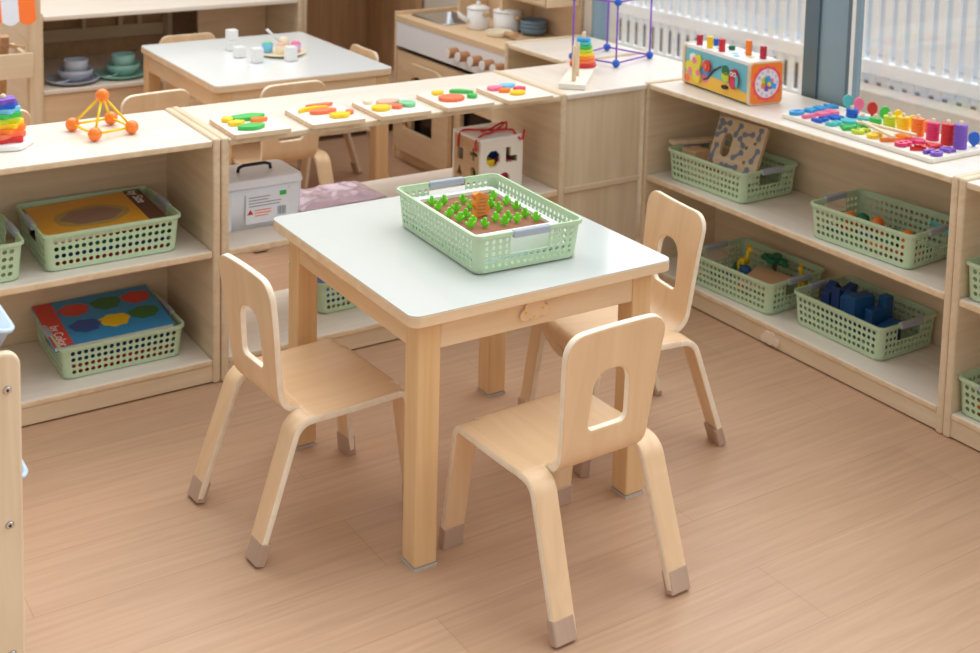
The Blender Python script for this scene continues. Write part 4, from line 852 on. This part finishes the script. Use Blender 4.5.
for k, x in ((0, 2.63), (1, 2.628)): tag(obj('shape_tile', G().prism(rrect(.028, .034, .006), 0, .0085), COL[k][0], loc=(x, ny(k)+.003, ZN), bevel=.001), '%s block tile in the third row of the counting board' % COL[k][1], 'shape tile', 'shape tiles on the counting board')
tag(obj('shape_tile', G().prism(star(.022, .010, 4, .4), 0, .0085), 'sky', loc=(2.676, 2.388, ZN), bevel=.001), 'sky blue cross tile at the far back corner of the counting board', 'shape tile', 'shape tiles on the counting board')
PK = [(1, 2.648, 2.29, 'blue', 'blue', 3), (2, 2.652, 2.256, 'teal', 'teal', 1), (3, 2.652, 2.215, 'leafg', 'green', 2), (4, 2.652, 2.170, 'lime', 'lime', 4), (5, 2.652, 2.127, 'yellow', 'yellow', 5), (6, 2.650, 2.080, 'orange', 'orange', 6), (7, 2.648, 2.033, 'magenta', 'magenta', 6), (8, 2.646, 1.988, 'red', 'red', 7), (9, 2.642, 1.948, 'purple', 'purple', 8)]
ct_, st_ = math.cos(-.015), math.sin(-.015)
for idx, x, y, m, nm, n in PK:
    h = .0074*n+.009; dx, dy = x-2.607, y-2.163
    obj('peg', G().cyl((0, 0, 0), (0, 0, h), .0045, n=10), 'rodw', t, loc=(ct_*dx+st_*dy, -st_*dx+ct_*dy, .0115))
    for q in range(n):
        o = obj('counting_ring', lambda: G().lathe([(.005, .0004), (.0150, 0), (.0158, .001), (.0158, .0064), (.0150, .0073), (.005, .0071), (.005, .0004)], 24), m, loc=(x, y, ZN+.0074*q), key='cring'+m)
        tag(o, ('%s counting ring, %s from the bottom of its stack on the board' % (nm, ORD[q+1])) if n > 1 else '%s counting ring alone on its peg on the board' % nm, 'counting ring', 'counting rings on the number board')
FI = [(2.70, 2.352, 'teal', 'teal', .030), (2.70, 2.314, 'pink', 'pink', .030), (2.70, 2.268, 'red', 'red', .028), (2.70, 2.226, 'leafg', 'green', .025), (2.70, 2.183, 'yellow', 'yellow', .025), (2.70, 2.135, 'yellow', 'second yellow', .022), (2.70, 2.088, 'orange', 'orange', .020), (2.69, 1.945, 'blue', 'blue', .025)]
for x, y, m, nm, z in FI:
    gm = G().prism(blob(.0135, .0175, 26), -.004, .004, 0, Matrix.Translation((0, 0, z-.006)) @ Matrix.Rotation(PI/2, 4, 'X'))  .cyl((0, 0, 0), (0, 0, z-.018), .004, n=10)
    tag(obj('fish_paddle', gm, m, loc=(x, y, ZN), rot=(0, 0, -.5), bevel=.001), '%s egg-shaped paddle standing at the back of the counting board' % nm, 'paddle', 'egg-shaped paddles on the counting board')
t = thing('wooden_tongs', 'pale wooden tongs lying across the counting board', 'tongs', (2.585, 2.2, ZN+.0105))
for dx, dy in ((.002, -.15), (-.064, -.155)):
    obj('arm', G().box((-.0055, -.165, 0), (.0055, 0, .0065)), 'rodw', t, rot=(-.03, 0, math.atan2(dx, -dy)+(.0)), bevel=.001)
obj('hinge', G().box((-.01, -.012, -.0005), (.01, .006, .0055)), 'rodw', t)

# ------------------------------------------------------------ far table and dishes
ZT = .5055
GCu = 'white number dice cubes on the far table'
for k, (x, y, z, lab) in enumerate(((1.725, 4.235, 0, 'white cube on the far table, front one of the left pair'), (1.745, 4.36, 0, 'white cube on the far table, at the back left, lower of two'), (1.748, 4.362, .0375, 'white cube on the far table, stacked on another cube'), (1.745, 4.125, 0, 'white cube on the far table near the table front, left of the plate'), (1.86, 4.10, 0, 'white cube on the far table in front of the plate'))):
    tag(bx('toy_cube', (-.018, -.018, 0), (.018, .018, .037 if k != 3 and k != 4 else .05), 'white', bevel=.003), lab, 'toy cube', GCu).location = (x, y, ZT+z)
o = obj('plate', G().lathe([(0, .002), (.055, .002), (.085, .009), (.087, .012), (.083, .011), (.055, .005), (0, .005)], 36), 'cream', loc=(1.875, 4.215, ZT-.0015)); tag(o, 'round cream toy plate on the far table holding toy cakes', 'plate')
def cake(loc, m1, m2, lab, h=.03, r=.021):
    t = thing('toy_cupcake', lab, 'toy cake', loc, 0, 'toy cakes on the cream plate'); obj('case', G().lathe([(0, 0), (r*.85, 0), (r, h), (0, h)], 18), m1, t); obj('topping', G().ball((0, 0, h+.0), r*.8, 0, 14, .6), m2, t)
cake((1.87, 4.205, ZT+.004), 'cream', 'peach', 'cream toy cake in the middle of the plate'); cake((1.925, 4.205, ZT+.006), 'lilac', 'pink', 'lilac toy cake at the right of the plate'); cake((1.835, 4.245, ZT+.006), 'ltblue', 'gpale', 'pale blue toy cake at the left of the plate'); cake((1.905, 4.26, ZT+.007), 'cream', 'cream', 'round pale toy cake at the back of the plate', .036)
o = obj('toy_spoon', G().tube([(0, 0, 0), (-.03, .02, .034), (-.045, .03, .05)], [.0035, .004, .006], 8), 'white', loc=(1.885, 4.235, ZT+.034)); tag(o, 'small white toy spoon leaning over the plate of cakes', 'spoon')
def dish(r, h): return G().lathe([(0, .001), (r*.6, .001), (r*.93, h*.55), (r, h), (r*.96, h), (r*.88, h*.6), (r*.58, .005), (0, .005)], 32)
def cup(r, h): return G().lathe([(0, .001), (r*.82, .001), (r, h), (r*.93, h), (r*.76, .005), (0, .005)], 28)
for nm, m, x, y in (('grey blue', 'grey', 1.315, 4.85), ('mint green', 'tealdish', 1.50, 4.87)):
    gset = '%s toy dishes' % nm; z = .3325
    tag(obj('toy_plate', dish(.098, .018), m, loc=(x, y, z)), '%s toy plate under a bowl on the back shelf' % nm, 'plate', gset)
    tag(obj('toy_bowl', dish(.066, .045), m, loc=(x+.012, y+.006, z+.0055)), '%s toy bowl on its plate on the back shelf' % nm, 'bowl', gset)
    tag(obj('toy_cup', cup(.046, .06), m, loc=(x+.014, y+.008, z+.0255)), '%s toy cup inside its bowl on the back shelf' % nm, 'cup', gset)
    tag(obj('toy_spoon', G().ball((0, 0, .004), .014, 0, 12, .3).tube([(.01, 0, .004), (.05, .02, .008), (.07, .03, .012)], .003, 8), m, loc=(x-.062, y-.052, z+.012)), '%s toy spoon at the edge of its plate on the back shelf' % nm, 'spoon', gset)
tag(obj('toy_bowl', dish(.085, .045), 'bluedish', loc=(1.69, 4.93, .3325)), 'bright blue toy bowl on the back shelf beside the far table', 'bowl')

# ------------------------------------------------------------ light, sky, camera
w = bpy.data.worlds.new('daylight'); bpy.context.scene.world = w; w.use_nodes = True
wn = w.node_tree; bg = wn.nodes['Background']
tcw = wn.nodes.new('ShaderNodeTexCoord'); dt = wn.nodes.new('ShaderNodeVectorMath'); dt.operation = 'DOT_PRODUCT'; dt.inputs[1].default_value = Vector((.86, .30, .30)).normalized()
wr = wn.nodes.new('ShaderNodeMapRange'); wr.interpolation_type = 'SMOOTHSTEP'; wr.inputs['From Min'].default_value = -.2; wr.inputs['From Max'].default_value = .95; wr.inputs['To Min'].default_value = WORLD; wr.inputs['To Max'].default_value = WINDOW
wn.links.new(tcw.outputs['Generated'], dt.inputs[0]); wn.links.new(dt.outputs['Value'], wr.inputs['Value']); wn.links.new(wr.outputs[0], bg.inputs[1])
bg.inputs[0].default_value = (.985, .995, 1, 1)
al = bpy.data.lights.new('overhead_fill', 'AREA'); al.shape = 'RECTANGLE'; al.size = 1.8; al.size_y = 1.2; al.energy = FILL; al.color = (1, .97, .92)
ao = bpy.data.objects.new('overhead_fill', al); C.objects.link(ao); ao.location = (1.0, 4.2, 2.9)  # unseen fill light, added to brighten the kitchen and background
s = bpy.data.lights.new('window_daylight', 'SUN'); s.energy = SUN; s.angle = math.radians(50); s.color = (1, .98, .95)
so = bpy.data.objects.new('window_daylight', s); C.objects.link(so); so.rotation_euler = Vector((-.75, -.35, -.72)).to_track_quat('-Z', 'Y').to_euler()
cam = bpy.data.cameras.new('camera'); co = bpy.data.objects.new('camera', cam); C.objects.link(co)
cam.sensor_width = 36; cam.lens = 1301.824*36/980; cam.shift_x = 0; cam.shift_y = (-57.605-326.5)/980
yaw, pitch, roll = 0.5781591, 0.11376, 0.02383
f0 = Vector((0, math.cos(pitch), -math.sin(pitch))); u0 = Vector((0, math.sin(pitch), math.cos(pitch))); r0 = Vector((1, 0, 0))
r1 = r0*math.cos(roll)+u0*math.sin(roll); u1 = -r0*math.sin(roll)+u0*math.cos(roll)
Rz = Matrix(((math.cos(yaw), math.sin(yaw), 0), (-math.sin(yaw), math.cos(yaw), 0), (0, 0, 1)))
r1, u1, f1 = Rz @ r1, Rz @ u1, Rz @ f0
co.matrix_world = Matrix(((r1.x, u1.x, -f1.x, 0), (r1.y, u1.y, -f1.y, 0), (r1.z, u1.z, -f1.z, 1.44348), (0, 0, 0, 1)))
cam.dof.use_dof = True; cam.dof.focus_distance = 2.45; cam.dof.aperture_fstop = 5.6
sc = bpy.context.scene; sc.camera = co
sc.view_settings.view_transform = 'Standard'; sc.view_settings.look = 'None'; sc.view_settings.gamma = 1; sc.view_settings.exposure = EXPO; sc.view_settings.use_curve_mapping = False
